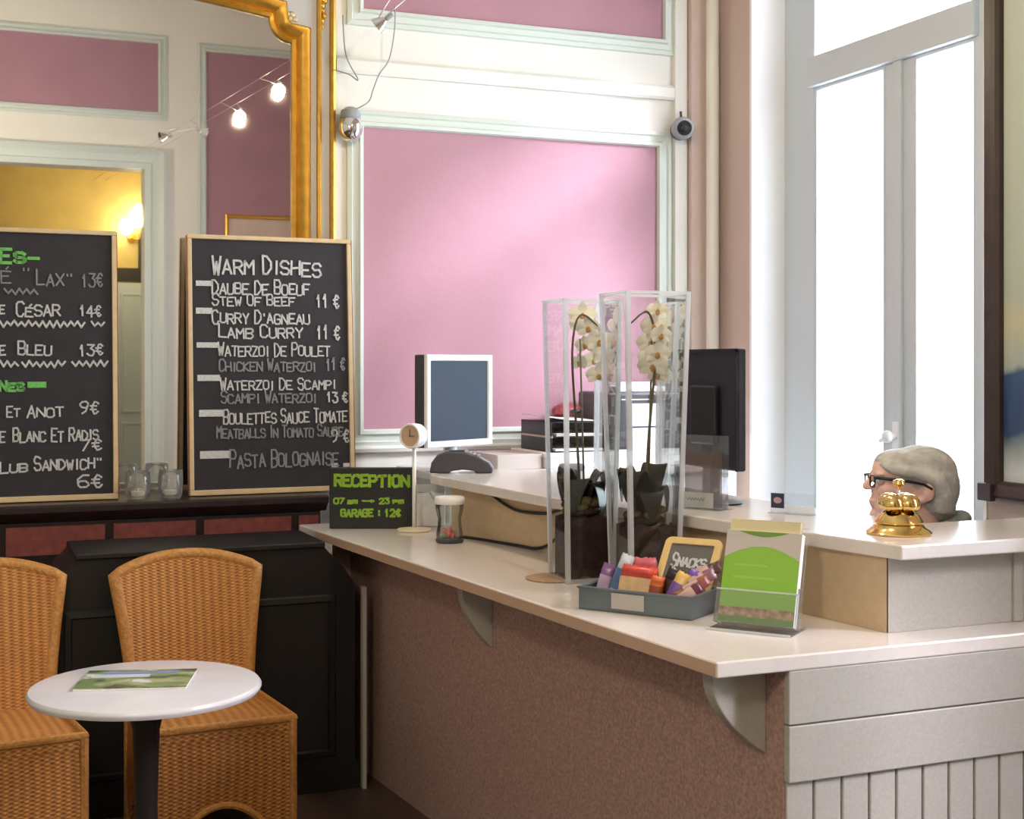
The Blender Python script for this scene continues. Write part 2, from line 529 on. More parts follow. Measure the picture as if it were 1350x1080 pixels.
wb = struct(MB().box(WL-.2, WR+.4, WB, WB+.2, 0, ZC).build('wall_back', MT['cream']))
mpb = lambda a, b, h: (a, WB-h, b)
for (x0,x1,z0,z1) in ((1.665,3.098,1.298,2.603), (1.665,3.13,3.117,4.36)):
    MB().box(x0-.01, x1+.01, WB-.004, WB+.01, z0-.01, z1+.01).build('pink_panel', MT['pink'], wb)
    MB().sweep(rect(x0,x1,z0,z1), PROF, mpb, closed=True).build('panel_moulding', MT['moulding'], wb)
MB().sweep([(1.54,2.83),(3.27,2.83)], [(0,0),(0,.018),(.012,.026),(.055,.026),(.07,.012),(.07,0)], mpb).build('frieze_rail', MT['cream'], wb)
MB().sweep([(1.56,1.195),(3.27,1.195)], [(0,0),(.004,.03),(.02,.036),(.03,.03),(.03,0)], mpb).build('dado_rail', MT['cream'], wb)
MB().box(3.185, 3.25, WB-.03, WB, 1.2, ZC).build('pilaster_strip', MT['cream'], wb)
MB().box(3.255, WR, WB-.06, WB, 0, ZC).build('corner_pilaster', MT['beige_wall'], wb)

# window wall
m = MB()
ys = [-4.3] + [v for w_ in sorted(WINS) for v in w_] + [WB+.2]
for i in range(0, len(ys), 2):
    m.box(WR, WR+.40, ys[i], ys[i+1], 0, ZC)
for a, b in WINS:
    m.box(WR, WR+.40, a, b, 0, WZ0); m.box(WR, WR+.40, a, b, WZ1, ZC)
struct(m.build('wall_right', MT['beige_wall']))

def window(idx, a, b, far, m0, m1, near):
    """tall casement window in the opening a..b; clear glass between far..m1 and m0..near"""
    fx0, fx1 = 3.585, 3.655
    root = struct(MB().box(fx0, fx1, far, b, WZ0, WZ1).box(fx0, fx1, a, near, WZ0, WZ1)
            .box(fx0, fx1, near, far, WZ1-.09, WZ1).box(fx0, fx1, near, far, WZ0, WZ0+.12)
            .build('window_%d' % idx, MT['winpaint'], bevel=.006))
    MB().box(fx0-.03, fx1, near-.02, far+.02, 2.815, 2.95).build('transom', MT['winpaint'], root, bevel=.008)
    MB().box(fx0+.004, fx1-.006, m0, m1, WZ0+.1, 2.82).box(fx0-.012, fx1, (m0+m1)/2-.025, (m0+m1)/2+.025, WZ0+.1, 2.82).build('meeting_stile', MT['winpaint'], root, bevel=.004)
    for y0, y1 in ((near, m0), (m1, far)):
        MB().sweep([(y0,WZ0+.12),(y1,WZ0+.12),(y1,2.815),(y0,2.815)], [(-.01,.0),(0,.02),(.014,.02),(.02,0)], lambda p,q,h: (fx0+.012-h+.01, p, q), closed=True).build('glazing_bead', MT['winpaint'], root)
        MB().box(3.62, 3.625, y0, y1, WZ0+.1, 2.83).build('pane', MT['winglass'], root)
    MB().box(3.62, 3.625, near, far, 2.94, WZ1-.05).build('pane', MT['winglass'], root)
    # reveal lining and sill
    MB().box(WR-.004, fx0+.02, b-.004, b+.012, WZ0, WZ1).box(WR-.004, fx0+.02, a-.012, a+.004, WZ0, WZ1).box(WR-.004, fx0+.02, a, b, WZ1-.004, WZ1+.012).build('reveal_lining', MT['reveal'], root)
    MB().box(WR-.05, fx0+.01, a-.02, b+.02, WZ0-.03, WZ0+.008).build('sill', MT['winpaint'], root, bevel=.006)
    # espagnolette
    yc, zc = (m0+m1)/2, 1.285
    h = MB().box(fx0-.02, fx0-.008, yc-.018, yc+.018, zc-.06, zc+.06)
    h.tube([(fx0-.02,yc,zc),(fx0-.05,yc,zc)], .012, 12)
    h.ell((fx0-.058,yc,zc), (.022,.026,.026), nu=16, nv=10).tube([(fx0-.055,yc,zc),(fx0-.055,yc+.05,zc-.02)], [.012,.009], 10)
    h.build('handle', MT['white'], root, smooth='auto')
    return root
fy = lambda px: on_x(px, 480, 3.61).y
window(1, 3.84, 5.36, fy(1080), fy(1211), fy(1173), fy(1293))
window(2, .62, 1.52, 1.44, 1.12, 1.02, .70)  # unseen second window, added and sized for the room's light

# wall behind the camera, seen only in the mirror, and the yellow passage beyond its doorway
DX0, DX1, DZ = -.25, 1.597, 3.28
wf = struct(MB().box(WL-.2, DX0, WF-.2, WF, 0, ZC).box(DX1, WR+.4, WF-.2, WF, 0, ZC).box(DX0, DX1, WF-.2, WF, DZ, ZC).build('wall_front', MT['ivory']))
mpf = lambda a, b, h: (a, WF+h, b)
for (x0,x1,z0,z1) in ((-.36,1.715,3.79,4.39), (2.135,3.25,1.15,4.355)):
    MB().box(x0-.01, x1+.01, WF-.01, WF+.004, z0-.01, z1+.01).build('pink_panel', MT['pink'], wf)
    MB().sweep(rect(x0,x1,z0,z1), PROF, mpf, closed=True).build('panel_moulding', MT['moulding'], wf)
d1 = struct(MB().sweep([(DX1,0),(DX1,DZ),(DX0,DZ),(DX0,0)], [(0,.0),(0,.03),(-.05,.04),(-.06,.025),(-.12,.035),(-.16,.06),(-.18,.05),(-.18,0)], mpf).build('door_1', MT['moulding']))
struct(MB().box(WL, 2.3, -4.15, -3.95, 0, ZC).box(2.1, 2.3, -3.95, WF-.2, 0, ZC).build('wall_passage', MT['yellow']))
struct(MB().box(1.62, 2.1, -3.95, -3.90, 2.48, 2.62).box(1.93, 2.1, -3.95, -3.86, 2.6, 3.0).build('trim_1', MT['dark_wood']))
pd = MB().box(1.66, 2.09, -3.95, -3.90, 0, 2.46)
for z0, z1 in ((.2,.95),(1.05,2.35)):
    pd.sweep([(1.74,z0),(2.02,z0),(2.02,z1),(1.74,z1)], [(0,0),(.006,.012),(.025,.012),(.03,0)], lambda a,b,h: (a,-3.90+h,b), closed=True)
struct(pd.build('door_2', mat('pale_blue_door_paint', hexc(184,200,212), .4)))
struct(MB().box(1.45, 2.0, -3.9, -3.87, 3.66, 3.70).build('trim_2', MT['gilt']))
# ------------------------------------------------------------------ mantelpiece with the boards and glasses
ML, MR_ = -1.14, 1.43
fp = thing('fireplace_mantel', 'long black marble mantelpiece with red marble inlays below the gilt mirror', 'mantelpiece', (.15, 5.55, 0))
OX, OY = .15, 5.55
prof = [(.0,1.05),(.155,1.05),(.165,1.042),(.165,1.022),(.15,1.012),(.135,1.0),(.125,.985),(.10,.98),(.0,.98)]
m = MB()
# shelf: moulded nosing on the front
sh = [(-p[0]+0.0, p[1]) for p in prof]
v = [(ML-OX, s_[0]+.005, s_[1]) for s_ in sh]+[(MR_-OX, s_[0]+.005, s_[1]) for s_ in sh]
n = len(sh)
m.add(v, [list(range(n)), list(range(n,2*n))[::-1]]+[(i,(i+1)%n,n+(i+1)%n,n+i) for i in range(n)])
m.box(ML-OX, MR_-OX, 0, .15, .98, 1.05)
m.build('shelf', MT['mantel'], fp)
m = MB().box(ML+.04-OX, MR_-.02-OX, -.11, .15, .80, .982)
m.box(ML+.04-OX, ML+.34-OX, -.13, .15, 0, .80).box(MR_-.30-OX, MR_-.02-OX, -.13, .15, 0, .80).box(ML+.3-OX, MR_-.3-OX, .05, .15, 0, .80)
m.build('surround', MT['mantel'], fp, bevel=.004)
for x0, x1 in ((-1.05,-.78),(-.75,-.44),(-.41,-.10),(-.07,.17),(.205,.562),(.594,.906),(.938,1.287),(1.318,1.40)):
    MB().box(x0-OX, x1-OX, -.1135, -.10, .858, .966).build('marble_inlay', MT['red_marble'], fp)

# trumeau mirror above it
tm = thing('trumeau_mirror', 'tall gilt framed wall mirror with notched corners above the mantelpiece', 'mirror', (.15, 5.69, 1.05))
GX = 1.34
def halfpath():
    p = [(GX,1.052),(GX,2.93)]
    p += arc((GX+.005,3.03), .10, -PI/2, -PI, 7)[1:]
    for i in range(1, 9):
        t = i/8
        x = (GX-.095)*(1-t)+.15*t
        p.append((x, 3.03+.105*math.sin(t*PI/2)))
    return p
hp = halfpath()
inner = hp + [(.30-x, z) for x, z in hp[::-1][1:]]
mpm = lambda a, b, h: (a-.15, -h, b-1.05)
OW = 1.53
m = MB()   # painted field with the mirror opening cut out
outer = []
for i, (x, z) in enumerate(inner):
    if z < 2.9: outer.append((OW if x > .15 else .30-OW, z))
    elif i <= 1: outer.append((OW, z))
    else:
        xx = x
        if abs(x-.15) > GX-.15-.02: xx = OW if x > .15 else .30-OW
        outer.append((xx, 3.62))
v = [mpm(a,b,.012) for a,b in inner]+[mpm(a,b,.012) for a,b in outer]
n = len(inner)
m.add(v, [(i,i+1,n+i+1,n+i) for i in range(n-1)])
m.box(-OW+.15, OW-.15, -.008, 0, -.0, 2.6)
m.build('painted_field', MT['frame_grey'], tm)
MB().box(-GX+.12, GX-.12, -.0105, -.0085, 0.0, 2.25).build('mirror_glass', MT['mirror'], tm)
MB().sweep(inner, [(0,.008),(-.004,.03),(-.018,.036),(-.028,.026),(-.05,.05),(-.072,.055),(-.082,.04),(-.088,.012)], mpm).build('inner_moulding', MT['gilt'], tm, smooth='auto')
MB().sweep([(1.452,1.052),(1.452,3.6),(.30-1.452,3.6),(.30-1.452,1.052)], [(0,.01),(-.003,.026),(-.012,.03),(-.02,.024),(-.022,.01)], mpm).build('bead_moulding', MT['gilt'], tm)
MB().sweep([(1.508,1.052),(1.508,3.62),(.30-1.508,3.62),(.30-1.508,1.052)], [(0,.01),(-.003,.03),(-.013,.036),(-.024,.03),(-.027,0)], mpm).build('outer_moulding', MT['gilt'], tm)
for sx in (1, -1):
    r = MB()
    for k in range(6):
        a = 2*PI*k/6
        r.ell((.022*math.cos(a), 0, .022*math.sin(a)), (.014,.008,.014), nu=10, nv=6)
    r.ell((0,-.006,0), (.012,.01,.012), nu=12, nv=8)
    r.build('corner_rosette', mat('pale_gilt_rosette', hexc(196,184,150), .4, metal=.3), tm, smooth=True, loc=(sx*1.185+ (0 if sx>0 else 0), -.018, 1.985))
    d = MB()
    for k in range(7):
        d.ell((.006*math.sin(k*2), 0, -.022*k), (.020-.002*k,.010,.016), nu=10, nv=6)
    d.build('pendant_ornament', MT['gilt'], tm, smooth=True, loc=(sx*(1.478-.15), -.018, 2.10))
c = MB()
for k in range(-4, 5):
    a = k*.3
    c.tube([(0,-.03,.13),(.11*math.sin(a)*.6,-.05,.13-.10*math.cos(a)*.6),(.13*math.sin(a),-.035,.13-.15*math.cos(a))], [.02,.024,.012], 8)
c.ell((0,-.04,.14), (.06,.03,.06))
c.build('shell_cartouche', MT['gilt'], tm, smooth=True, loc=(-.005, -.02, 2.07))

# menu boards
def menu_board(name, label, x0, x1, rows, group):
    W, Hh = x1-x0, 1.055
    lean = math.radians(3.8)
    t = thing(name, label, 'menu board', (x0, 5.525, 1.0525))
    t.rotation_euler = (-lean, 0, 0)
    MB().box(.012, W-.012, .004, .018, .012, Hh-.012).build('chalkboard', MT['slate'], t)
    for a,b,c_,d in ((0,W,0,.022),(0,W,Hh-.018,Hh),(0,.018,.022,Hh-.018),(W-.018,W,.022,Hh-.018)):
        MB().box(a,b,-.008,.022,c_,d).build('frame_strip', MT['pine'], t, bevel=.003)
    MB().box(-.0035, 0.0, -.006, .024, .004, Hh-.004).build('frame_edge', MT['pine_side'], t)
    MB().box(W, W+.0035, -.006, .024, .004, Hh-.004).build('frame_edge', MT['pine_side'], t)
    rnd = random.Random(len(label))
    for kind, s, px0, px1, py0, py1, wd in rows:
        mb = MB()
        A = on_y(px0, py1, 5.56); B = on_y(px1, py0, 5.56)
        a0, a1 = A.x-x0, B.x-x0
        zz0 = on_y((px0+px1)/2, py1, 5.56).z-1.0525; zz1 = on_y((px0+px1)/2, py0, 5.56).z-1.0525
        if s == '~': scribble(mb, a0, a1, zz0, zz1, wd, rnd, .0028)
        elif s == '=':
            mb.cur = 0
            stroke(mb, [(a0,(zz0+zz1)/2),(a1,(zz0+zz1)/2)], zz1-zz0, .0028)
        else: text(mb, s, a0, a1, zz0, zz0+.86*(zz1-zz0), wd, rnd, .0028, small=.74)
        part_label(mb.build('chalk_writing', MT[kind], t, fix=False), {'chalk':'white chalk writing','chalk_dim':'smudged chalk writing','chalk_green':'green chalk heading'}[kind])
    return t
C, D_, G = 'chalk', 'chalk_dim', 'chalk_green'
rowsR = [(C,'WARM DISHES',281,428,333,361,.0085),
 (C,'=',262,279,369,376,.01),(C,'DAUBE DE BOEUF',281,412,366,387,.0068),(C,'STEW OF BEEF',281,392,385,402,.006),(C,'11 \u20ac',418,450,386,405,.007),
 (C,'=',262,278,405,413,.01),(C,'CURRY D\'AGNEAU',281,411,406,426,.0066),(C,'LAMB CURRY',289,402,425,445,.0068),(C,'11 \u20ac',418,450,426,446,.007),
 (C,'=',262,285,451,458,.01),(C,'WATERZOI DE POULET',288,437,449,469,.006),(D_,'CHICKEN WATERZOI',289,418,471,489,.0062),(D_,'11 \u20ac',430,456,470,488,.007),
 (C,'=',263,287,494,502,.01),(C,'WATERZOI DE SCAMPI',290,444,495,513,.006),(D_,'SCAMPI WATERZOI',291,418,513,531,.0062),(C,'13 \u20ac',430,459,515,530,.0068),
 (C,'=',265,292,540,549,.01),(C,'BOULETTES SAUCE TOMATE',294,458,536,557,.006),(D_,'MEATBALLS IN TOMATO SAUCE',285,452,558,576,.006),(C,'9 \u20ac',436,460,564,583,.0065),
 (C,'=',266,299,594,604,.01),(D_,'PASTA BOLOGNAISE',302,446,588,614,.0068),(C,'=',437,441,610,616,.008),(C,'=',452,457,610,615,.008)]
menu_board('menu_board', 'chalkboard headed WARM DISHES in a pine frame leaning on the mirror', on_y(249,480,5.545).x, on_y(466,480,5.545).x, rowsR, None)
rowsL = [(G,'ES-',1,56,325,345,.012),
 (D_,'\u00c9 "',2,44,350,372,.0055),(D_,'LAX"',49,100,352,376,.0065),(D_,'13\u20ac',108,138,357,377,.006),(D_,'~',6,50,380,387,.007),
 (C,'E',0,8,400,413,.006),(C,'C\u00c9SAR',22,82,394,416,.0068),(C,'14\u20ac',105,136,400,416,.0065),(C,'~',0,112,423,430,.0075),(C,'~',121,138,424,430,.007),
 (C,'E',0,9,453,467,.0065),(C,'BLEU',24,70,448,468,.0068),(C,'13\u20ac',104,138,452,468,.0065),(C,'~',0,24,476,483,.0075),(C,'~',29,86,476,483,.0075),(C,'~',95,142,476,483,.0075),
 (G,'NES',0,34,500,515,.010),(G,'=',39,58,503,511,.01),
 (C,'ET',9,28,533,549,.006),(C,'ANOT',36,86,531,549,.0066),(C,'9\u20ac',105,132,527,545,.0065),
 (C,'E',0,8,567,583,.006),(C,'BLANC ET RADIS',17,131,561,581,.0066),(C,'7\u20ac',106,136,577,593,.0065),
 (C,'LUB',0,38,606,622,.007),(C,'SANDWICH"',45,136,598,618,.0068),(C,'6\u20ac',102,137,624,642,.007)]
menu_board('menu_board', 'chalkboard with green headings in a pine frame at the photo\'s left edge', -.035, on_y(155,480,5.545).x, rowsL, None)

# two tumblers with wax lights on the shelf
def tumbler(x, y, label):
    t = thing('candle_glass', label, 'candle glass', (x, y, 1.0505), group='candle glasses on the mantelpiece')
    pr = [(.030,.0),(.040,.004),(.046,.02),(.049,.06),(.048,.112),(.0455,.112),(.0465,.06),(.0435,.022),(.036,.012),(.001,.012)]
    MB().lathe(pr, 36, cap=False).build('tumbler', glass_mat('tumbler_glass', (.93,.93,.92), .25, .08, (.9,.9,.9)), t, smooth=True)
    MB().lathe([(.001,.014),(.024,.014),(.025,.032),(.022,.034),(.001,.033)], 24, cap=False).build('tealight', MT['paper'], t, smooth='auto')
    return t
tumbler(.688, 5.475, 'clear tumbler with a tealight close beside the green-headed chalkboard')
tumbler(.815, 5.485, 'clear tumbler with a tealight close beside the WARM DISHES chalkboard')

# ------------------------------------------------------------------ black cabinet in front of the mantel
cb = thing('side_cabinet', 'black wooden cabinet with flared side between wicker chairs and counter', 'cabinet', (.85, 5.11, 0))
def cx(x): return x-.85
side = [(1.288,.905),(1.305,.885),(1.338,.855),(1.37,.815),(1.398,.772),(1.405,.74),(1.405,.11),(1.425,.10),(1.425,0)]
full = [(cx(x), z) for x, z in side]
poly = full[::-1]+[(-x, z) for x, z in full]
Mf = Matrix(((1,0,0,0),(0,0,-1,0),(0,1,0,0),(0,0,0,1)))
MB().prism(poly, -.19, .19, Mf).build('carcass', MT['dark_wood'], cb)
MB().box(-.44, .438, -.205, .19, .905, .925).build('top', MT['dark_wood'], cb, bevel=.004)
for x0, x1 in ((.36,.84),(.86,1.34)):
    MB().sweep(rect(cx(x0)+.04,cx(x1)-.04,.16,.70), [(-.03,0),(-.024,.008),(-.006,.01),(0,0)], lambda a,b,h: (a,-.196-h,b), closed=True).box(cx(x0),cx(x1),-.196,-.188,.12,.735).build('door', MT['dark_wood'], cb)
# ------------------------------------------------------------------ wicker chairs, bistro table, magazine
def wicker_chair(label, loc, rz):
    t = thing('wicker_chair', label, 'chair', loc, rz, 'wicker chairs by the mantelpiece')
    # local: the chair faces -y, seat front edge at y = -.23, back at y = +.21
    def back(u, v):
        s_ = 2*u-1
        hw = .195 + .052*v**1.6
        top = .912 - .055*abs(s_)**2.2
        z = .40 + (top-.40)*v
        y = .20 + .10*v**1.2 - .045*s_*s_*(.5+.5*v)
        return Vector((s_*hw, y, z)), Vector((0, 1, -.15)).normalized()
    MB().sheet(back, 25, 22, .035).build('backrest', MT['wick_a'], t, smooth='auto')
    rim = []
    for k in range(13): rim.append(back(0, k/12)[0])
    for k in range(1, 24): rim.append(back(k/24, 1)[0])
    for k in range(12, -1, -1): rim.append(back(1, k/12)[0])
    MB().tube([p+Vector((0,.017,0)) for p in rim], .022, 10).build('braided_rim', MT['wick_edge'], t, smooth=True)
    def seat(u, v):
        x, y = (2*u-1), (2*v-1)
        hw = .232 - .02*v
        return Vector((x*hw, -.232+.452*v, .435 + .022*(1-x**4)*(1-y**4))), Vector((0,0,-1))
    MB().sheet(seat, 19, 19, .03).build('seat', MT['wick_a'], t, smooth='auto')
    # skirt: one woven wall round the frame, arched at the foot
    w0, w1, y0, y1 = .228, .210, -.228, .222
    loop = [(-w0,y0),(w0,y0),(w1,y1),(-w1,y1)]
    m = MB()
    for (a, b) in zip(loop, loop[1:]+loop[:1]):
        d = Vector((b[0]-a[0], b[1]-a[1], 0)); nn = Vector((d.y, -d.x, 0)).normalized()
        def side(u, v, a=a, d=d, nn=nn):
            s_ = abs(2*u-1)
            zb = .015 if s_ > .86 else .015 + .175*math.cos(s_/.86*PI/2)**.75
            p = Vector((a[0], a[1], 0)) + d*u
            bulge = .006*math.sin(v*PI)
            return p + Vector((0,0,zb+(.44-zb)*v)) + nn*bulge, -nn
        m.sheet(side, 31, 10, .018)
    m.build('skirt', MT['wick_b'], t, smooth='auto')
    e = MB()
    e.tube([(-w0-.004,y0-.004,.442),(w0+.004,y0-.004,.442),(w1+.004,y1,.442),(-w1-.004,y1,.442),(-w0-.004,y0-.004,.442)], .013, 8)
    for (x, y) in loop:
        e.tube([(x,y,0),(x,y,.44)], .014, 8)
    a, b = loop[0], loop[1]
    e.tube([(a[0]+(b[0]-a[0])*u, y0-.003, .015+.175*math.cos(abs(2*u-1)/.86*PI/2)**.75) for u in [.08+.84*k/20 for k in range(21)]], .011, 8)
    e.build('braided_edge', MT['wick_edge'], t, smooth='auto')
    return t
wicker_chair('wicker chair between the black cabinet and the round marble table', (.79, 4.55, 0), .06)
wicker_chair('wicker chair at the photo\'s left edge, behind the round marble table', (.14, 4.57, 0), .10)

tb = thing('bistro_table', 'round white marble bistro table on a black iron pedestal before the wicker chairs', 'table', (.495, 3.76, 0))
MB().lathe([(.0005,.695),(.285,.695),(.300,.699),(.305,.708),(.305,.713),(.300,.72),(.29,.722),(.0005,.722)], 72, cap=False).build('tabletop', MT['marble'], tb, smooth='auto')
MB().lathe([(.12,.685),(.12,.694),(.045,.694)], 24).lathe([(.034,.03),(.046,.06),(.036,.12),(.030,.4),(.036,.6),(.05,.66),(.05,.688)], 24).build('pedestal', MT['iron'], tb, smooth='auto')
m = MB()
for k in range(3):
    a = 2*PI*k/3+.4
    m.tube([(.02*math.cos(a),.02*math.sin(a),.10),(.12*math.cos(a),.12*math.sin(a),.085),(.20*math.cos(a),.20*math.sin(a),.04),(.235*math.cos(a),.235*math.sin(a),.014)], [.022,.02,.017,.014], 10)
m.build('tripod_foot', MT['iron'], tb, smooth='auto')

def cover_mat():
    m = bpy.data.materials.new('magazine_cover_print')
    m.use_nodes = True
    nt = m.node_tree
    b = nt.nodes['Principled BSDF']; b.inputs['Roughness'].default_value = .3
    tc = nt.nodes.new('ShaderNodeTexCoord')
    mp = nt.nodes.new('ShaderNodeMapping')
    mp.inputs['Scale'].default_value = (6, 11, 1)
    n = nt.nodes.new('ShaderNodeTexNoise'); n.inputs['Scale'].default_value = 1.3; n.inputs['Detail'].default_value = 5
    r = nt.nodes.new('ShaderNodeValToRGB')
    r.color_ramp.interpolation = 'CONSTANT'
    el = r.color_ramp.elements
    el[0].position, el[0].color = 0, hexc(58,70,60)
    el[1].position, el[1].color = .42, hexc(112,132,84)
    for p, c in ((.52,hexc(150,160,120)),(.6,hexc(206,208,210)),(.68,hexc(90,104,150))):
        e = el.new(p); e.color = c
    nt.links.new(tc.outputs['Object'], mp.inputs[0]); nt.links.new(mp.outputs[0], n.inputs['Vector'])
    nt.links.new(n.outputs['Fac'], r.inputs[0]); nt.links.new(r.outputs[0], b.inputs['Base Color'])
    return m
mg = thing('magazine', 'travel magazine lying on the round marble tabletop', 'magazine', (.475, 3.80, .7225), -.30)
MB().box(-.145,.145,-.105,.105,0,.006).build('pages', MT['paper'], mg)
MB().box(-.147,.147,-.107,.107,.006,.0072).build('cover', cover_mat(), mg)
m = MB().box(-.10,.10,.055,.085,.0072,.0076)
part_label(m.build('masthead', mat('blue_masthead', hexc(120,136,186), .35), mg), 'blue heading band')
MB().box(-.12,.03,.015,.05,.0072,.0076).build('sky_picture', mat('pale_sky_print', hexc(190,200,214), .35), mg)

# ------------------------------------------------------------------ reception counter
rc = thing('reception_counter', 'cream panelled reception counter body under the pale worktop', 'counter', (1.70, 2.56, 0))
RO = Vector((1.70, 2.56, 0))
def loc2(pts): return [(x-RO.x, y-RO.y) for x, y in pts]
BL0, BL1 = (1.708, 2.557), (1.482, 5.33)       # foot of the face towards the chairs
TOPZ = .905
MB().prism(loc2([(1.712,2.562),(3.405,2.562),(3.405,2.62),(1.80,2.62),(1.57,5.33),(1.487,5.33)]), .0, TOPZ).build('carcass', MT['deskpaint'], rc)
part_label(MB().prism(loc2([BL0,(1.715,2.557),(1.489,5.33),BL1]), .0, TOPZ-.001).build('side_panel', MT['deskshade'], rc), 'speckled side panel, its warm shade painted beige')
part_label(MB().box(1.428-RO.x, 1.50-RO.x, 5.27-RO.y, 5.33-RO.y, 0, TOPZ-.001).build('end_filler', MT['deskshade'], rc), 'speckled end filler')
# front: thick band with a groove over beadboard
m = MB()
m.box(.010, 1.70, -.022, .004, .785, TOPZ).box(.010, 1.70, -.022, .004, .657, .782)
m.build('front_band', MT['deskpaint'], rc, bevel=.003)
m = MB()
k = 0
x = .010
while x < 1.69:
    m.box(x+.003, min(x+.072, 1.70), -.008, .003, .02, .66); x += .075
m.build('beadboard', MT['deskpaint'], rc, bevel=.003)
# the two brackets under the overhang
def bracket(y, depth, drop):
    tt = (y-BL0[1])/(BL1[1]-BL0[1])
    xb = BL0[0]+(BL1[0]-BL0[0])*tt+.002
    pr = [(0,0),(-depth,0),(-depth,-.025)]
    for i in range(1, 11):
        a = i/10
        pr.append((-depth*(1-a**1.9), -.025-(drop-.025)*a))
    m = MB().prism([(p[0],p[1]) for p in pr], -.022, .022, Mf)
    m.build('bracket', MT['deskpaint'], rc, bevel=.003, loc=(xb-RO.x, y-RO.y, TOPZ-.002))
bracket(2.64, .140, .20)
bracket(4.02, .105, .22)
part_label(MB().box(1.430-RO.x, 1.444-RO.x, 4.90-RO.y, 4.93-RO.y, 0, .75).build('edge_strip', MT['deskpaint'], rc), 'pale vertical edge strip')

ct = MB().prism([(1.525,2.535),(3.405,2.535),(3.405,2.80),(2.27,2.80),(2.0,5.08),(1.84,5.19),(1.84,5.355),(1.30,5.355),(1.296,5.34)], TOPZ, .94)
ct = ct.xf(T(-1.7,-2.56,-TOPZ)).build('countertop', MT['top'], loc=(1.7,2.56,TOPZ), bevel=.004)
tag(ct, 'long pale worktop of the reception counter with the overhanging corner', 'countertop')
# tan strip along the chair side: the worktop edge's shade put into colour
e = MB().prism([(1.5235,2.537),(1.5255,2.537),(1.2985,5.335),(1.2965,5.335)], .909, .936)
e.xf(T(-1.7,-2.56,-TOPZ)).build('edge_shade', MT['topedge'], ct)

# raised ledge
rl = thing('raised_ledge', 'raised white ledge on shade-tinted panels standing on the reception worktop', 'counter ledge', (2.07, 2.66, .9405))
RL = Vector((2.07, 2.66, .9405))
def loc3(pts): return [(x-RL.x, y-RL.y) for x, y in pts]
LZ = 1.155
rise = [(2.067,2.66),(1.968,3.40),(1.89,4.18),(1.81,4.60),(1.765,4.86)]
for a, b in zip(rise, rise[1:]):
    pass
back_ = [(x+.03,y) for x,y in rise[::-1]]
back_[-1] = (2.10, 2.69)
part_label(MB().prism(loc3(rise+[(2.02,5.06),(2.05,5.06)]+back_), 0, LZ-.035-RL.z).build('side_riser', MT['risershade'], rl), 'riser panel facing the chairs, its shade painted tan')
MB().prism(loc3([(2.068,2.656),(2.47,2.656),(2.47,2.69),(2.09,2.69)]), 0, LZ-.035-RL.z).box(2.47-RL.x,3.335-RL.x,.02,.05,0,LZ-.035-RL.z).build('front_riser', MT['deskpaint'], rl)
MB().box(2.445-RL.x,2.475-RL.x,-.010,.06,0,LZ-.035-RL.z).build('corner_post', MT['deskpaint'], rl, bevel=.003)
led = [(2.062,2.60),(3.335,2.60),(3.335,2.95),(2.42,2.95),(2.36,3.5),(2.34,4.9),(2.06,5.13),(2.0,5.125)]
led += [(1.76,5.01),(1.725,4.985),(1.712,4.95),(1.716,4.9),(1.783,3.94),(1.84,3.68),(1.918,3.40)]
MB().prism(loc3(led), LZ-.035-RL.z, LZ-RL.z).build('ledge_top', MT['top'], rl, bevel=.004)

# cable clipped under the ledge
def spline(pts, n=8):
    P = [Vector(p) for p in pts]
    out = []
    for i in range(len(P)-1):
        p0, p1, p2, p3 = P[max(i-1,0)], P[i], P[i+1], P[min(i+2,len(P)-1)]
        for k in range(n):
            t = k/n
            out.append(.5*((2*p1)+(-p0+p2)*t+(2*p0-5*p1+4*p2-p3)*t*t+(-p0+3*p1-3*p2+p3)*t**3))
    out.append(P[-1])
    return out
def riser_x(y):
    for (xa,ya),(xb,yb) in zip(rise, rise[1:]):
        if ya <= y <= yb: return xa+(xb-xa)*(y-ya)/(yb-ya)
    return rise[-1][0] if y > rise[-1][1] else rise[0][0]
def rp(y, z, off=.008): return (riser_x(y)-off, y, z)
cp = spline([rp(4.56,1.112),rp(4.48,1.085),rp(4.38,1.068),rp(4.22,1.075),rp(4.12,1.098),rp(4.10,1.08),rp(4.12,1.03),rp(4.20,.975),rp(4.28,.95),rp(4.40,.9465),rp(4.62,.9465,.03),rp(4.70,.9465,.05)])
tag(MB().tube(cp, .0055, 8).build('power_cord', MT['black'], smooth=True), 'black cord drooping under the raised ledge onto the worktop', 'cord')
# ------------------------------------------------------------------ on the worktop: sign, clock, jar, box
AF = -math.radians(22.5)
t = thing('reception_sign', 'black RECEPTION sign block with green chalk lettering on the worktop\'s far end', 'sign', (1.372, 5.165, .9405), AF)
MB().box(0, .322, 0, .045, 0, .236).build('board', MT['signblack'], t, bevel=.004)
rnd = random.Random(5)
for row in ([('RECEPTION',.022,.315,.166,.207,.0115)],
            [('07',.018,.062,.098,.118,.0065),('am',.072,.112,.098,.116,.006),('->',.128,.178,.098,.118,.0065),('23',.196,.236,.098,.118,.0065),('pm',.248,.292,.098,.116,.006)],
            [('GARAGE : 12\u20ac',.046,.28,.048,.074,.0075)]):
    m = MB()
    for s_, a_, b_, c_, d_, w_ in row:
        text(m, s_, a_, b_, c_, d_, w_, rnd, -.0016, small=1.0)
    part_label(m.build('chalk_lettering', MT['chalk_lime'], t, fix=False), 'lime green lettering')

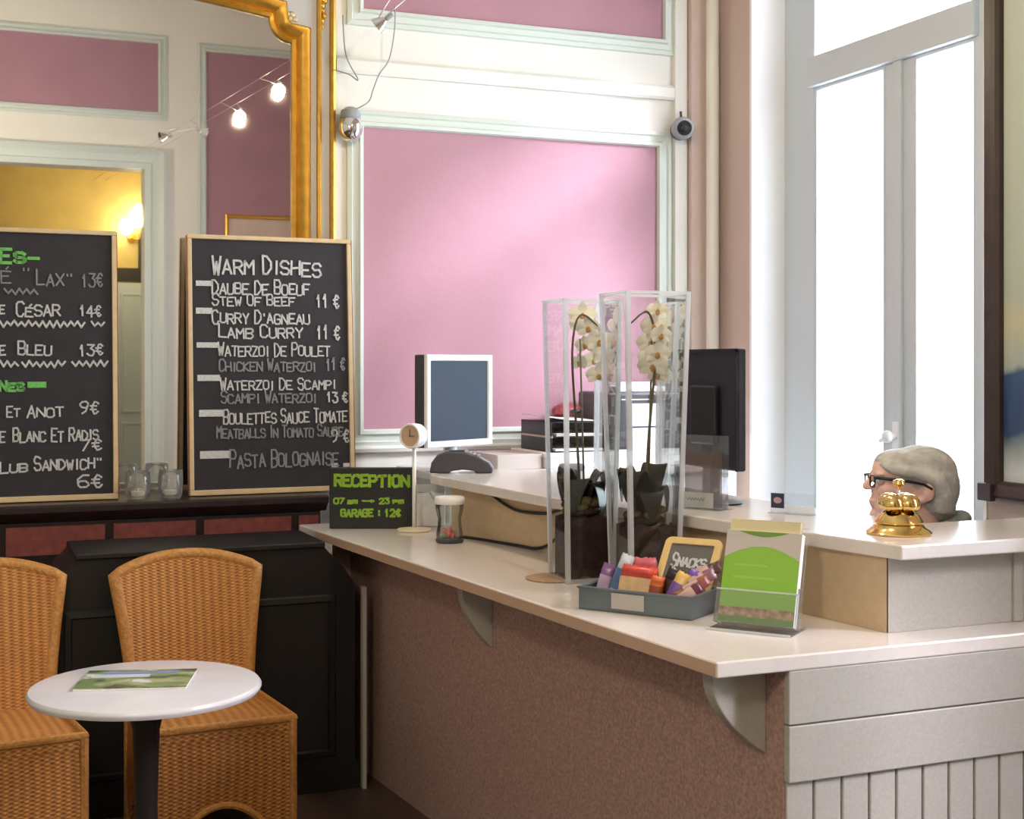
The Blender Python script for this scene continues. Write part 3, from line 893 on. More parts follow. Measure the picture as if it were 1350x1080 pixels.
t = thing('stand_clock', 'small white drum clock on a slim stand between the sign and the glass jar', 'clock', (1.655, 4.975, .9405))
MB().lathe([(.0005,0),(.062,0),(.066,.004),(.064,.009),(.012,.014),(.0005,.014)], 40, cap=False).build('base', MT['card'], t, smooth='auto')
MB().tube([(0,0,.012),(0,0,.33)], .0075, 12).build('stand', MT['white'], t, smooth=True)
axis = Vector((-.80,-.60,0)).normalized()
q = axis.to_track_quat('Z','Y').to_matrix().to_4x4()
Mh = T(0,0,.365) @ q
MB().lathe([(.0005,-.036),(.036,-.034),(.045,-.024),(.048,.0),(.048,.026),(.045,.030),(.040,.030)], 40, M=Mh, cap=False).lathe([(.048,.02),(.0485,.024),(.047,.031),(.042,.032),(.041,.027)], 40, M=Mh, cap=False).build('housing', MT['white'], t, smooth='auto')
fc = MB().lathe([(.0005,.0275),(.0415,.0275)], 40, M=Mh, cap=False).build('dial', mat('tan_dial', hexc(196,164,136), .5), t)
m = MB()
m.box(-.0015,.0015,-.004,.026,.028,.030, Mh).box(-.004,.020,-.0015,.0015,.028,.030, Mh)
m.build('hand', MT['darkgrey'], t)

t = thing('candy_jar', 'glass jar of wrapped sweets with a white lid, beside the drum clock', 'jar', (1.668, 4.612, .9405))
MB().lathe([(.046,.004),(.049,.03),(.044,.055),(.042,.085),(.050,.118),(.052,.140),(.050,.140),(.048,.118),(.040,.085),(.042,.055),(.047,.03),(.044,.006)], 40, cap=False).build('glass_body', MT['glass'], t, smooth='auto')
MB().lathe([(.0005,0),(.046,0),(.050,.004),(.050,.013),(.046,.016),(.0005,.016)], 40, cap=False).build('base', MT['darkgrey'], t, smooth='auto')
MB().lathe([(.0005,.138),(.052,.138),(.055,.142),(.055,.158),(.05,.164),(.0005,.166)], 40, cap=False).build('lid', MT['white'], t, smooth='auto')
cols = [hexc(226,150,140), hexc(238,214,120), hexc(220,110,110), hexc(200,200,190), hexc(150,190,120)]
for k in range(14):
    a, r_ = k*2.4, .008+.024*((k*7)%5)/5
    w_ = MB().ell((0,0,0), (.013,.010,.009), nu=10, nv=6)
    w_.build('sweet', mat('sweet_wrapper', cols[k%5], .3), t, smooth=True, loc=(r_*math.cos(a), r_*math.sin(a), .026+.009*(k//5)), rot=(k, k*.7, k*1.3))
MB().tube([(-.030,.010,.13),(-.052,.014,.155),(-.066,.018,.182)], [.004,.005,.007], 8).build('scoop', MT['grey'], t, smooth=True)

t = thing('leaflet_box', 'white leaflet box with grey top slats, behind the drum clock under the ledge', 'box', (1.775, 5.125, .9405), AF)
MB().box(-.055,.055,-.04,.04,0,.135).build('box', MT['white'], t, bevel=.004)
for k in range(3):
    MB().box(-.055,.055,-.043+.012*k,-.036+.012*k,.135,.165-.006*k).build('slat', MT['grey' if k%2 else 'lgrey'], t)
MB().prism([(-.02,.03),(.02,.03),(0,.055)], -.0412,-.0395, Mf).build('arrow_mark', MT['navy'], t)

# ------------------------------------------------------------------ orchids in tall square glass vases
def vase(loc, rz, label, top_w, bot_w, h):
    t = thing('glass_vase', label, 'vase', loc, rz, 'tall square glass vases')
    def hw(z): return (bot_w+(top_w-bot_w)*z/h)/2
    th = .006
    m = MB()
    for k in range(4):
        M = Rz(k*PI/2)
        a0, a1 = hw(0)-.012, hw(h)-.012
        m.add([M @ Vector(p) for p in ((-a0,-hw(0),.012),(a0,-hw(0),.012),(a1,-hw(h),h-.006),(-a1,-hw(h),h-.006))], [(0,1,2,3)])
    m.build('pane', MT['glass'], t, fix=False)
    e = MB()
    for sx in (1,-1):
        for sy in (1,-1):
            a0, a1 = hw(0), hw(h)
            v = []
            for z, a in ((0,a0),(h,a1)):
                v += [(sx*a,sy*a,z),(sx*(a-.013),sy*a,z),(sx*(a-.013),sy*(a-th),z),(sx*(a-th),sy*(a-th),z),(sx*(a-th),sy*(a-.013),z),(sx*a,sy*(a-.013),z)]
            e.add(v, [(i,(i+1)%6,6+(i+1)%6,6+i) for i in range(6)]+[tuple(range(6))[::-1], tuple(range(6,12))])
    part_label(e.build('corner_edge', MT['glassedge'], t), 'glass corner with a painted glint')
    b = hw(0)
    MB().box(-b,b,-b,b,0,.012).build('glass_base', MT['glassedge'], t)
    r = MB().sweep([(-hw(h),-hw(h)),(hw(h),-hw(h)),(hw(h),hw(h)),(-hw(h),hw(h))], [(0,0),(th,0),(th,-.008),(0,-.008),(0,0)], lambda a,b_,z: (a,b_,h+z), closed=True)
    r.build('rim', MT['glassedge'], t)
    return t
def petal(L, W, cup):
    m = MB()
    def fn(u, v):
        w = W*math.sin(PI*min(1,(v*.9+.08)))**.8
        x = (2*u-1)*w/2
        return Vector((x, L*v, cup*(v*v)*L - .25*abs(x)*.6 + .0)), Vector((0,0,1))
    m.sheet(fn, 7, 8, .0012)
    return m
def orchid(loc, label, sway, flowers, bw, seed, leaves):
    rnd = random.Random(seed)
    t = thing('orchid', label, 'orchid', loc, 0, 'white orchids in vases')
    m = MB()
    def blob(u, v):
        a = 2*PI*u
        z = .195*v
        r = bw*(1 if v < .97 else .02)
        c, s_ = math.cos(a), math.sin(a)
        k = (abs(c)**8+abs(s_)**8)**(-1/8)
        return Vector((r*k*c, r*k*s_, .001+z+.006*math.sin(a*7+seed)))
    m.grid(blob, 40, 8, True)
    m.ell((0,0,.190), (bw*.9,bw*.9,.02))
    m.build('bark_substrate', MT['bark'], t, smooth=True)
    k = MB()
    for i in range(9):
        a = rnd.uniform(0,2*PI)
        k.ell((bw*.6*math.cos(a), bw*.6*math.sin(a), .198+rnd.uniform(0,.025)), (.025,.02,.014), nu=10, nv=6)
    k.build('moss', MT['moss'], t, smooth=True)
    for (a, L, W, up, droop) in leaves:
        m = MB()
        def lf(u, v):
            w = W*(math.sin(PI*(.12+.86*v))**.7)
            x = (2*u-1)*w/2
            r = .006 + min(L*.5,.060)*math.sin(min(1,v*1.05)*PI/2)
            z = .195 + 1.1*up*math.sin(v*PI*.74) - 1.3*droop*v*v + .12*abs(x)
            return Vector((x, r, z)), Vector((0,0,1))
        m.sheet(lf, 9, 16, .003)
        m.xf(Rz(a)).build('leaf', MT['leaf'], t, smooth='auto')
    stem = spline([(0,0,.15),(sway*.15,.005,.40),(sway*.35,.0,.66),(sway*.1,-.005,.77),(-sway*.5,-.015,.74)], 8)
    MB().tube(stem, [.0045-.002*i/len(stem) for i in range(len(stem))], 8).build('flower_stem', MT['stem'], t, smooth=True)
    MB().tube([(.012,.004,.15),(.012+sway*.16,.008,.70)], .0028, 6).build('support_stick', MT['stem'], t, smooth=True)
    for (x, y, z, s_, yaw, pitch) in flowers:
        M = T(x,y,z) @ Rz(yaw) @ Rx(PI/2+pitch)
        f = MB()
        for ang, L, W in ((PI/2,.040,.028),(PI/2+2.1,.040,.026),(PI/2-2.1,.040,.026),(.12,.044,.050),(PI-.12,.044,.050)):
            p = petal(L*s_, W*s_, .18).xf(Matrix.Rotation(ang-PI/2, 4, 'Z'))
            f.v, f.f, f.mi  # combine
            f.add(p.v, p.f)
        fl = f.xf(M).build('flower', MT['petal'], t, smooth='auto')
        l = MB().ell((0,-.006*s_,.006), (.008*s_,.011*s_,.009*s_), nu=12, nv=8).ell((0,.002,.010), (.005*s_,.005*s_,.006*s_), nu=10, nv=6)
        l.xf(M).build('lip', MT['lip'], fl, smooth=True)
    return t
VZ = .9405
VR = -math.radians(4)
vase((1.745, 3.67, VZ), VR, 'tall square glass vase with orchid, standing on the round shadow disc', .185, .155, .83)
vase((1.808, 3.395, VZ), VR, 'tall square glass vase with orchid, nearer the snack tray', .195, .150, .84)
def fl_at(px, py, base, D, s_, yaw, pitch):
    w = _w(px, D, py)
    return (w.x-base[0], w.y-base[1], w.z-base[2], s_, yaw, pitch)
b1, b2 = (1.745,3.67,VZ+.0135), (1.808,3.395,VZ+.0135)
fw = -.45
orchid(b1, 'white orchid with dangling blooms inside the vase on the shadow disc', -.09,
   [fl_at(768,415,b1,4.13,1.0,fw,.0), fl_at(776,432,b1,4.10,.95,fw-.3,.2), fl_at(763,428,b1,4.16,.8,fw+.4,-.1), fl_at(790,450,b1,4.11,1.0,fw+.1,.1), fl_at(772,455,b1,4.14,.8,fw-.5,.2),
    fl_at(765,478,b1,4.16,.75,fw-.7,.1), fl_at(795,468,b1,4.15,1.0,fw+.6,.2), fl_at(789,494,b1,4.12,.95,fw+.2,.25), fl_at(783,475,b1,4.17,.85,fw,.1)], .066, 2,
   [(2.3,.15,.105,.11,.07),(-1.1,.12,.11,.10,.08),(.6,.13,.105,.12,.06),(-2.4,.13,.105,.10,.08),(1.5,.12,.10,.13,.05),(-1.8,.12,.10,.12,.05)])
orchid(b2, 'white orchid with a dense hanging spray inside the vase near the snack tray', .10,
   [fl_at(866,410,b2,3.86,.8,fw+.3,.0), fl_at(862,430,b2,3.84,.9,fw,.1), fl_at(870,442,b2,3.82,.8,fw+.5,.1), fl_at(858,452,b2,3.86,.95,fw-.3,.1), fl_at(866,466,b2,3.83,.9,fw+.2,.2),
    fl_at(860,482,b2,3.84,1.0,fw,.3), fl_at(855,470,b2,3.88,.8,fw-.6,.0), fl_at(866,494,b2,3.85,.8,fw+.5,.3)], .064, 4,
   [(1.9,.15,.115,.14,.05),(-.4,.14,.115,.13,.07),(-1.8,.13,.09,.10,.05),(.8,.14,.11,.15,.06),(3.0,.12,.08,.09,.06),(-1.1,.13,.085,.15,.04)])
mt = MB().lathe([(.0005,0),(.085,0),(.088,.003),(.085,.005),(.0005,.005)], 40, cap=False).build('vase_shadow_disc', MT['disc_shade'], loc=(1.675,3.71,.9402), smooth='auto')  # thin tan disc painted in for the reflection and shadow beside the vase
tag(mt, 'round tan disc half under the left orchid vase, its shadow painted on the worktop', 'painted shadow')

# ------------------------------------------------------------------ snack tray, snacks, snack slate
TA = math.atan2(-.82, .572)
TO = Vector((1.528, 3.233, .9405))
MTr = T(*TO) @ Rz(TA)
t = thing('snack_tray', 'shallow grey tin tray holding snack packets on the worktop', 'tray', TO, TA)
TL, TD, TH, th = .322, .172, .058, .003
m = MB().box(0,TL,0,th,0,TH).box(0,TL,TD-th,TD,0,TH).box(0,th,th,TD-th,0,TH).box(TL-th,TL,th,TD-th,0,TH).box(0,TL,0,TD,0,th)
m.build('tin', MT['galv'], t, bevel=.001)
MB().sweep([(0,0),(TL,0),(TL,TD),(0,TD)], [(-.003,-.004),(-.004,.001),(.002,.002),(.005,-.001)], lambda a,b,h: (a,b,TH+h), closed=True).build('rolled_rim', MT['galv'], t)
part_label(MB().box(.098,.192,-.003,0,.010,.050).build('label_plate', mat('pale_label', hexc(186,180,176), .5), t), 'blank pale label plate')
def packet(name, label, cat, x, y, z, w, h, d, m1, m2, rot, group='snacks in the tin tray'):
    root = thing(name, label, cat, MTr @ Vector((x,y,z)), 0, group)
    root.rotation_euler = (Rz(TA) @ Euler(rot).to_matrix().to_4x4()).to_euler()
    def fn(u, v):
        a = 2*PI*u
        e = max(0, min(1, min(v, 1-v)/.14))
        e = math.sqrt(1-(1-e)**2)
        zz = (v-.5)*h
        wr = 1 + .03*math.sin(v*30+x*50)
        zig = .004*((int(u*40) % 2)) if (v < .01 or v > .99) else 0
        c_, s_ = math.cos(a), math.sin(a)
        return Vector((w/2*math.copysign(abs(c_)**.55, c_)*wr, (d/2*e+.0008)*math.copysign(abs(s_)**.7, s_)*(1+.16*math.sin(11*v+5*u+x*90)), zz+(zig if v > .5 else -zig)))
    MB().grid(fn, 40, 18, True).build('wrapper', m1, root, smooth=True)
    def band(u, v):
        a = -PI+PI*u
        vv = .30+.42*v
        e = max(0, min(1, min(vv, 1-vv)/.14)); e = math.sqrt(1-(1-e)**2)
        c_, s_ = math.cos(a), math.sin(a)
        return Vector((w/2*math.copysign(abs(c_)**.55, c_)*1.05, (d/2*e+.0022)*math.copysign(abs(s_)**.7, s_)*1.12, (vv-.5)*h)), Vector((0,-1,0))
    MB().sheet(band, 14, 8, .0006).build('printed_band', m2, root, smooth='auto')
    return root
K = lambda n, c, r=.28: mat(n, c, r, noise=(30, .3))
pz = TH*.5
packet('chocolate_bar','purple wrapped bar at the tray\'s left end','snack bar',.030,.085,.056,.034,.105,.016,K('purple_foil',hexc(136,92,150)),K('lilac_print',hexc(206,178,214)),(-.15,.25,.2))
packet('chocolate_bar','white and blue striped bar standing tall in the tray','snack bar',.075,.088,.070,.036,.135,.018,K('white_foil',hexc(214,222,232)),K('blue_print',hexc(92,120,170)),(-.15,.32,.1))
packet('crisp_bag','large red and orange bag in the middle of the tray','snack bag',.135,.075,.056,.098,.110,.040,K('red_foil',hexc(214,76,64)),K('cream_print',hexc(236,196,150)),(-.25,.05,.1))
packet('crisp_bag','pink topped bag tucked behind the red bag','snack bag',.120,.125,.066,.085,.118,.034,K('pink_foil',hexc(214,110,122)),K('rose_print',hexc(232,160,150)),(-.1,-.05,0))
packet('biscuit_pack','orange packet right of the red bag in the tray','snack packet',.195,.060,.048,.036,.085,.022,K('orange_foil',hexc(214,104,40)),K('dark_orange_print',hexc(160,70,30)),(-.2,.1,.2))
packet('chocolate_bar','black wrapped bar beside the orange packet','snack bar',.214,.095,.058,.040,.110,.018,K('black_foil',hexc(44,32,40)),K('brown_print',hexc(70,46,50)),(-.2,.35,.1))
packet('chocolate_bar','yellow and violet wrapped bar leaning in the tray','snack bar',.248,.065,.056,.036,.105,.018,K('yellow_foil',hexc(222,178,96)),K('violet_print',hexc(122,80,176)),(-.3,.40,.1))
packet('chocolate_bar','violet wrapped bar right of the yellow one','snack bar',.268,.085,.060,.034,.110,.018,K('violet_foil',hexc(118,84,178)),K('pale_violet_print',hexc(176,150,210)),(-.25,.42,.0))
brn = [('maroon',hexc(112,58,66)),('rust',hexc(158,92,82)),('mauve',hexc(150,104,116)),('brown',hexc(96,66,60))]
lab = ['maroon wrapped bar lying lowest at the tray\'s right end','rust coloured bar stacked over the maroon one','mauve bar on top of the right hand pile','brown bar slanting out of the tray\'s right corner']
for k in range(4):
    packet('chocolate_bar', lab[k], 'snack bar', .285+.004*k, .05+.022*k, .050+.017*k, .032, .10, .014, K(brn[k][0]+'_foil', brn[k][1]), K(brn[k][0]+'_print', hexc(206,170,160)), (-.5, .95+.06*k, .3-.15*k))

# the little slate rests its foot in the tray and leans on the back rim
SW, SH = .165, .185
t = thing('snack_slate', 'small wood framed slate reading Snacks, leaning in the back of the tin tray', 'slate', MTr @ Vector((.140, .130, .022)), 0)
t.rotation_euler = (Rz(TA) @ Rx(-math.radians(36))).to_euler()
outer_ = rrect(0,SW,0,SH,.018)
m = MB()
inn = rrect(.020,SW-.020,.020,SH-.020,.004)
n = len(outer_)
v = [(a,-.005,b) for a,b in outer_]+[(a,-.005,b) for a,b in inn]+[(a,.006,b) for a,b in outer_]+[(a,.006,b) for a,b in inn]
f = []
for i in range(n):
    j = (i+1)%n
    f += [(i,j,n+j,n+i),(2*n+i,3*n+i,3*n+j,2*n+j),(i,2*n+i,2*n+j,j),(n+i,n+j,3*n+j,3*n+i)]
m.add(v, f)
m.build('wood_frame', mat('yellow_pine', hexc(228,196,132), .45, noise=(18,.12)), t, bevel=.002)
MB().box(.018,SW-.018,-.001,.004,.018,SH-.018).build('slate_panel', mat('grey_slate', hexc(104,102,100), .7, noise=(12,.2)), t)
m = MB(); rnd = random.Random(3)
text(m, 'SNACKS', .036, .136, .098, .138, .0055, rnd, -.0025, small=.62)
m.build('chalk_writing', MT['chalk'], t, fix=False)

# ------------------------------------------------------------------ slanted acrylic leaflet stand
LA = math.atan2(-.151, .117)
t = thing('leaflet_stand', 'clear acrylic stand of lime green leaflets at the worktop corner', 'leaflet stand', (1.752, 2.893, .9405), LA)
ln = math.radians(18)
LM = Rx(-ln)
W, Hh = .190, .262
m = MB()
m.box(-.006,W+.006,-.0355,-.0335,.004,.085, LM)     # front lip pane
m.box(-.006,W+.006,.003,.005,.004,Hh-.01, LM)       # back pane
m.box(-.008,-.006,-.0355,.005,.004,.10, LM).box(W+.006,W+.008,-.0355,.005,.004,.10, LM)
m.box(-.008,W+.008,-.07,.055,0,.004)
m.build('acrylic_stand', MT['acrylic'], t)
m = MB()
m.box(-.008,W+.008,-.072,-.069,0,.006).box(W+.005,W+.009,-.0365,-.0325,.004,.085,LM).box(-.008,W+.008,-.0362,-.0328,.083,.087,LM)
m.build('acrylic_edge', MT['glassedge'], t)
lf = MB().box(0,W,-.026,-.002,.008,.232, LM).build('leaflet_stack', MT['paper'], t)
fy_ = -.0268
def strip(name, poly, mm, y=fy_):
    MB().prism(poly, -y, -y+.0004, LM @ Mf).build(name, mm, lf)
strip('green_field', [(0,.045),(W,.045),(W,.165)]+[(W*(1-i/12), .165+.030*math.sin(i/12*PI)) for i in range(1,12)]+[(0,.165)], MT['lime'])
strip('grey_band', [(0,.1655)]+[(W*i/12, .1655+.030*math.sin(i/12*PI)) for i in range(1,12)]+[(W,.1655),(W,.232),(0,.232)], MT['greyprint'])
strip('nut_picture', [(0,.022),(W,.022),(W,.045),(0,.045)], MT['nutprint'])
strip('green_foot', [(0,.008),(W,.008),(W,.022),(0,.022)], MT['green2'])
strip('green_crescent', [(.03,.232)]+[(.03+(W-.06)*i/10, .232-.013*math.sin(i/10*PI)) for i in range(1,10)]+[(W-.03,.232)], MT['green2'], fy_-.0004)
pgp = mat('pale_green_print', hexc(150,200,80), .5)
for k, (a, b) in enumerate(((.03,.11),(.03,.13),(.03,.07))):
    m = MB()
    stroke(m, [(a,.148-.03*k),(b,.148-.03*k)], .006, fy_-.0008)
    m.xf(LM).build('faint_print_line', pgp, lf, fix=False)
m = MB().box(.004,W-.008,-.020,-.006,.20,.262, LM)
part_label(m.build('rear_leaflet', MT['tanprint'], t), 'taller tan leaflet behind')

# ------------------------------------------------------------------ call bell
t = thing('call_bell', 'polished brass double bell with a push knob on the ledge corner', 'bell', (2.205, 2.79, LZ+.0005))
MB().lathe([(.0005,0),(.079,0),(.081,.004),(.074,.010),(.064,.016),(.060,.024),(.0005,.026)], 48, cap=False).build('base', MT['gold'], t, smooth='auto')
MB().lathe([(.0005,.026),(.058,.026),(.060,.030),(.050,.046),(.038,.056),(.030,.060),(.0005,.061)], 48, cap=False).build('lower_dome', MT['gold'], t, smooth='auto')
for k in range(4):
    a = PI/4+AF+k*PI/2
    M = T(.027*math.cos(a), .027*math.sin(a), .062)
    MB().lathe([(.024,.0),(.0275,.004),(.0285,.012),(.026,.024),(.018,.034),(.008,.038),(.0005,.0385)], 28, M=M, cap=False).build('gong', MT['gold'], t, smooth='auto')
MB().tube([(0,0,.06),(0,0,.120)], .004, 12).build('plunger', MT['chrome'], t, smooth=True)
MB().lathe([(.0005,.118),(.012,.119),(.0165,.124),(.014,.132),(.006,.136),(.0005,.1365)], 28, cap=False).build('push_knob', MT['gold'], t, smooth='auto')

# ------------------------------------------------------------------ black screen, acrylic holders on the ledge
t = thing('computer_monitor', 'black monitor seen from behind on the raised ledge beside the window', 'monitor', (2.17, 3.615, LZ+.0005))
MB().box(-.030,.0,-.174,.174,.108,.470).build('casing', MT['navy'], t, bevel=.006)
MB().box(-.046,-.029,-.075,.075,.18,.36).build('rear_hump', MT['black'], t, bevel=.006)
MB().box(.0,.003,-.160,.160,.128,.455).build('screen', MT['screen'], t)
MB().box(-.034,-.029,-.174,.174,.458,.470).box(-.034,-.029,-.174,-.166,.108,.470).build('casing_edge', MT['black'], t)
MB().box(-.03,.0,-.03,.03,.012,.20).build('stand_neck', MT['lgrey'], t, bevel=.004)
MB().lathe([(.0005,0),(.085,0),(.087,.004),(.06,.011),(.0005,.013)], 40, cap=False).build('stand_base', MT['black'], t, smooth='auto')

ha = math.atan2(-.147, .08)
t = thing('card_holder', 'clear acrylic holder with a cream card, in front of the black monitor', 'card holder', (2.022, 3.572, LZ+.0005), ha)
m = MB().box(0,.165,0,.002,.002,.215).box(0,.165,-.030,-.028,.002,.12).box(0,.002,-.03,.002,.002,.12).box(.163,.165,-.03,.002,.002,.12).box(0,.165,-.05,.03,0,.002)
m.build('acrylic_pocket', MT['acrylic'], t)
part_label(MB().box(.012,.13,-.0275,-.0265,.004,.048).build('card', MT['paper'], t), 'cream printed card')
m = MB(); scribble(m, .04,.10,.024,.032,.0025, random.Random(1), -.0278)
m.build('card_print', MT['grey'], t, fix=False)
MB().box(.02,.145,-.004,-.001,.004,.165).build('leaflet', glass_mat('smoky_leaflet', (.7,.62,.6), .1, .35, (.45,.36,.34)), t)
ha2 = math.atan2(-.112, .068)
t = thing('sticker_holder', 'low clear acrylic holder with a dark blue sticker on the ledge', 'sign holder', (2.178, 3.325, LZ+.0005), ha2)
MB().box(0,.135,0,.003,.002,.058).box(0,.135,-.02,.02,0,.002).build('acrylic_plate', MT['acrylic'], t)
st = MB().box(.002,.042,-.0012,-.0002,.014,.056).build('sticker', mat('navy_sticker', hexc(44,46,84), .4), t)
MB().lathe([(.0005,0),(.009,0),(.009,.0004),(.0005,.0005)], 20, M=T(.022,-.0012,.036)@Rx(PI/2)@Matrix.Scale(1.4,4,(1,0,0)), cap=False).build('sticker_emblem', mat('pale_emblem', hexc(190,150,160), .4), st)

# ------------------------------------------------------------------ card terminal on the ledge end
t = thing('card_terminal', 'dark grey card payment terminal on the ledge below the white monitor', 'card terminal', (1.862, 5.005, LZ+.0005), AF)
prf = [(-.125,.004),(-.118,.042),(-.095,.072),(-.06,.085),(.01,.083),(.06,.066),(.105,.04),(.122,.016),(.118,.0),(.06,.0),(.045,.010),(.0,.014),(-.04,.008),(-.05,.0),(-.12,.0)]
MB().prism(prf, -.042, .042, Mf).build('body', MT['darkgrey'], t, bevel=.006)
part_label(MB().prism([(.07,.062),(.108,.041),(.124,.018),(.1215,.013),(.1,.036),(.066,.056)], -.036, .036, Mf).build('card_slot_nose', MT['grey'], t, bevel=.002), 'pale nose')
m = MB().box(-.05,.005,-.03,.03,.0845,.0865)
m.build('display', MT['screen'], t)
for i in range(4):
    for j in range(3):
        MB().box(.012+.016*i,.023+.016*i,-.028+.02*j,-.014+.02*j,.084-.0047*i-.004,.087-.0052*i).build('key', MT['lgrey'], t)

# ------------------------------------------------------------------ back counter along the mirror wall and what stands on it
BZ = 1.14
t = thing('back_counter', 'white back counter along the pink wall behind the ledge', 'counter', (2.56, 5.41, 0))
MB().box(-.76,.68,-.25,.245,BZ-.03,BZ).build('counter_top', MT['whitepaint'], t, bevel=.003)
MB().box(-.67,.68,-.19,.245,0,BZ-.03).build('cupboard', MT['whitepaint'], t)
for k in range(3):
    d_ = MB().box(-.66+.44*k,-.23+.44*k,-.206,-.19,.08,BZ-.05).build('cupboard_door', MT['white'], t, bevel=.003)
    MB().tube([(-.25+.44*k,-.206,.62),(-.25+.44*k,-.225,.63),(-.25+.44*k,-.225,.72),(-.25+.44*k,-.206,.73)], .005, 8).build('door_handle', MT['steel'], d_, smooth=True)

ma = math.atan2(.182, .346)
t = thing('computer_monitor', 'white framed monitor turned aside, in front of the pink wall panel', 'monitor', (1.922, 5.235, BZ+.0005), ma)
W, Hh, z0 = .40, .372, .105
MB().box(-W/2,W/2,-.012,.045,z0,z0+Hh).build('rear_casing', MT['darkgrey'], t, bevel=.006)
m = MB().sweep(rect(-W/2,W/2,z0,z0+Hh), [(0,0),(0,.012),(.004,.016),(.022,.014),(.026,.004)], lambda a,b,h: (a,-.010-h,b), closed=True)
part_label(m.build('bezel', MT['white'], t), 'white bezel')
MB().box(-W/2+.02,W/2-.02,-.016,-.012,z0+.02,z0+Hh-.02).build('screen', MT['screen'], t)
MB().tube([(0,.03,.012),(0,.035,.06),(0,.03,.16)], [.03,.026,.03], 14).build('stand_neck', MT['white'], t, smooth=True)
MB().lathe([(.0005,0),(.10,0),(.102,.004),(.05,.012),(.0005,.014)], 40, M=T(0,.03,0), cap=False).build('stand_base', MT['white'], t, smooth='auto')

bx = MB().box(-.10,.10,-.16,.16,0,.062).build('flat_box', mat('grey_beige_card', hexc(196,186,184), .6), loc=(2.205,5.40,BZ+.0005), bevel=.003)
tag(bx, 'flat grey beige box under the white monitor\'s right edge', 'box')
wbx = thing('paper_carton', 'long flat white paper carton under the black letter trays', 'box', (2.69, 5.41, BZ+.0005))
MB().box(-.37,.37,-.19,.19,0,.058).build('carton', MT['white'], wbx, bevel=.003)
MB().box(-.375,.375,-.195,.195,.046,.066).build('lid', MT['paper'], wbx, bevel=.003)
PZ = BZ+.067
t = thing('letter_tray', 'black two tier letter tray with papers on the white carton', 'letter tray', (2.485, 5.41, PZ))
MB().box(-.132,-.128,-.165,.165,0,.128).box(.128,.132,-.165,.165,0,.128).box(-.132,.132,.161,.165,0,.128).box(-.132,.132,-.165,.165,0,.004).box(-.132,.132,-.165,.165,.062,.066).box(-.132,.132,-.165,.165,.124,.128).build('tray_frame', MT['black'], t, bevel=.0015)
MB().box(-.133,-.127,-.166,.166,.060,.068).build('tan_divider', MT['topedge'], t)
for k, z in enumerate((.006,.010,.068,.074)):
    MB().box(-.11,.11,-.18+.01*k,.14,z,z+.003).build('paper', MT['paper'], t, rot=(0,0,.03*(k-1.5)))
m = MB()
m.sheet(lambda u,v: (Vector((-.16+.21*u,-.15+.29*v,.131+.018*(1-u)**2+.004*v)), Vector((0,0,1))), 10, 4, .004)
tag(m.build('loose_papers', MT['paper'], loc=(2.50,5.40,PZ), smooth='auto'), 'curled white papers lying on top of the black letter tray', 'papers')
t = thing('tape_dispenser', 'dull red rounded dispenser behind the papers on the letter tray', 'tape dispenser', (2.545, 5.50, PZ+.1295))
m = MB().ell((0,0,.034), (.075,.045,.036)).build('shell', MT['red'], t, smooth=True)
MB().box(-.07,.07,-.04,.04,0,.012).build('foot', MT['darkgrey'], t, bevel=.004)
MB().ell((.02,-.038,.034), (.035,.012,.012)).build('slot', MT['black'], t, smooth=True)

t = thing('printer', 'dark grey office printer with a raised white paper flap behind the orchids', 'printer', (2.86, 5.47, PZ))
MB().box(-.20,.19,-.15,.17,0,.25).build('body', MT['darkgrey'], t, bevel=.012)
MB().box(-.095,.06,-.158,-.148,.0,.20).build('front_panel', MT['lgrey'], t, bevel=.003)
MB().box(-.10,.07,-.162,-.15,.095,.10).build('paper_slot', MT['black'], t)
MB().box(-.15,.09,-.13,.0,.25,.275).build('scanner_lid', MT['white'], t, bevel=.006)
fl = MB().box(-.12,.10,-.004,.004,0,.16, T(-.02,-.15,.215)@Rx(math.radians(-62))).build('paper_flap', MT['white'], t, bevel=.002)
MB().box(.0,.06,-.16,-.15,.205,.235).build('control_panel', MT['navy'], t)
tag(MB().box(-.05,.05,-.03,.03,0,.028).build('stapler', MT['grey'], loc=(2.30,4.93,LZ+.0005), rot=(0,0,-.3), bevel=.01), 'small grey case lying on the ledge behind the left vase', 'case')

# ------------------------------------------------------------------ on the walls: camera, pipe, framed picture
t = thing('security_camera', 'small round grey security camera high on the corner of the wall', 'camera', (3.20, 5.668, 2.685))
ax = Vector((-.05,-.95,-.25)).normalized()
q = Vector((-.25,-.95,-.1)).normalized().to_track_quat('Z','Y').to_matrix().to_4x4()
MB().lathe([(.0005,0),(.045,0),(.048,.01),(.04,.02),(.0005,.02)], 28, M=Rx(PI/2), cap=False).build('mount', MT['darkgrey'], t, smooth='auto')
MB().lathe([(.0005,-.02),(.04,-.018),(.052,.0),(.054,.02),(.048,.042),(.036,.05),(.034,.044)], 36, M=T(-.01,-.05,0)@q, cap=False).build('housing', MT['grey'], t, smooth='auto')
MB().lathe([(.0005,.046),(.035,.044)], 28, M=T(-.01,-.05,0)@q, cap=False).lathe([(.016,.044),(.016,.054),(.0005,.057)], 24, M=T(-.01,-.05,0)@q, cap=False).build('lens', MT['black'], t, smooth='auto')
MB().tube([(0,-.03,.03),(-.005,-.03,.085)], .006, 8).build('bracket_stem', MT['darkgrey'], t, smooth=True)
pp = MB().tube([(3.345,5.60,0),(3.345,5.60,ZC)], .030, 20).build('heating_pipe', MT['ivory'], smooth=True)
tag(pp, 'vertical cream heating pipe in the corner beside the window', 'pipe')

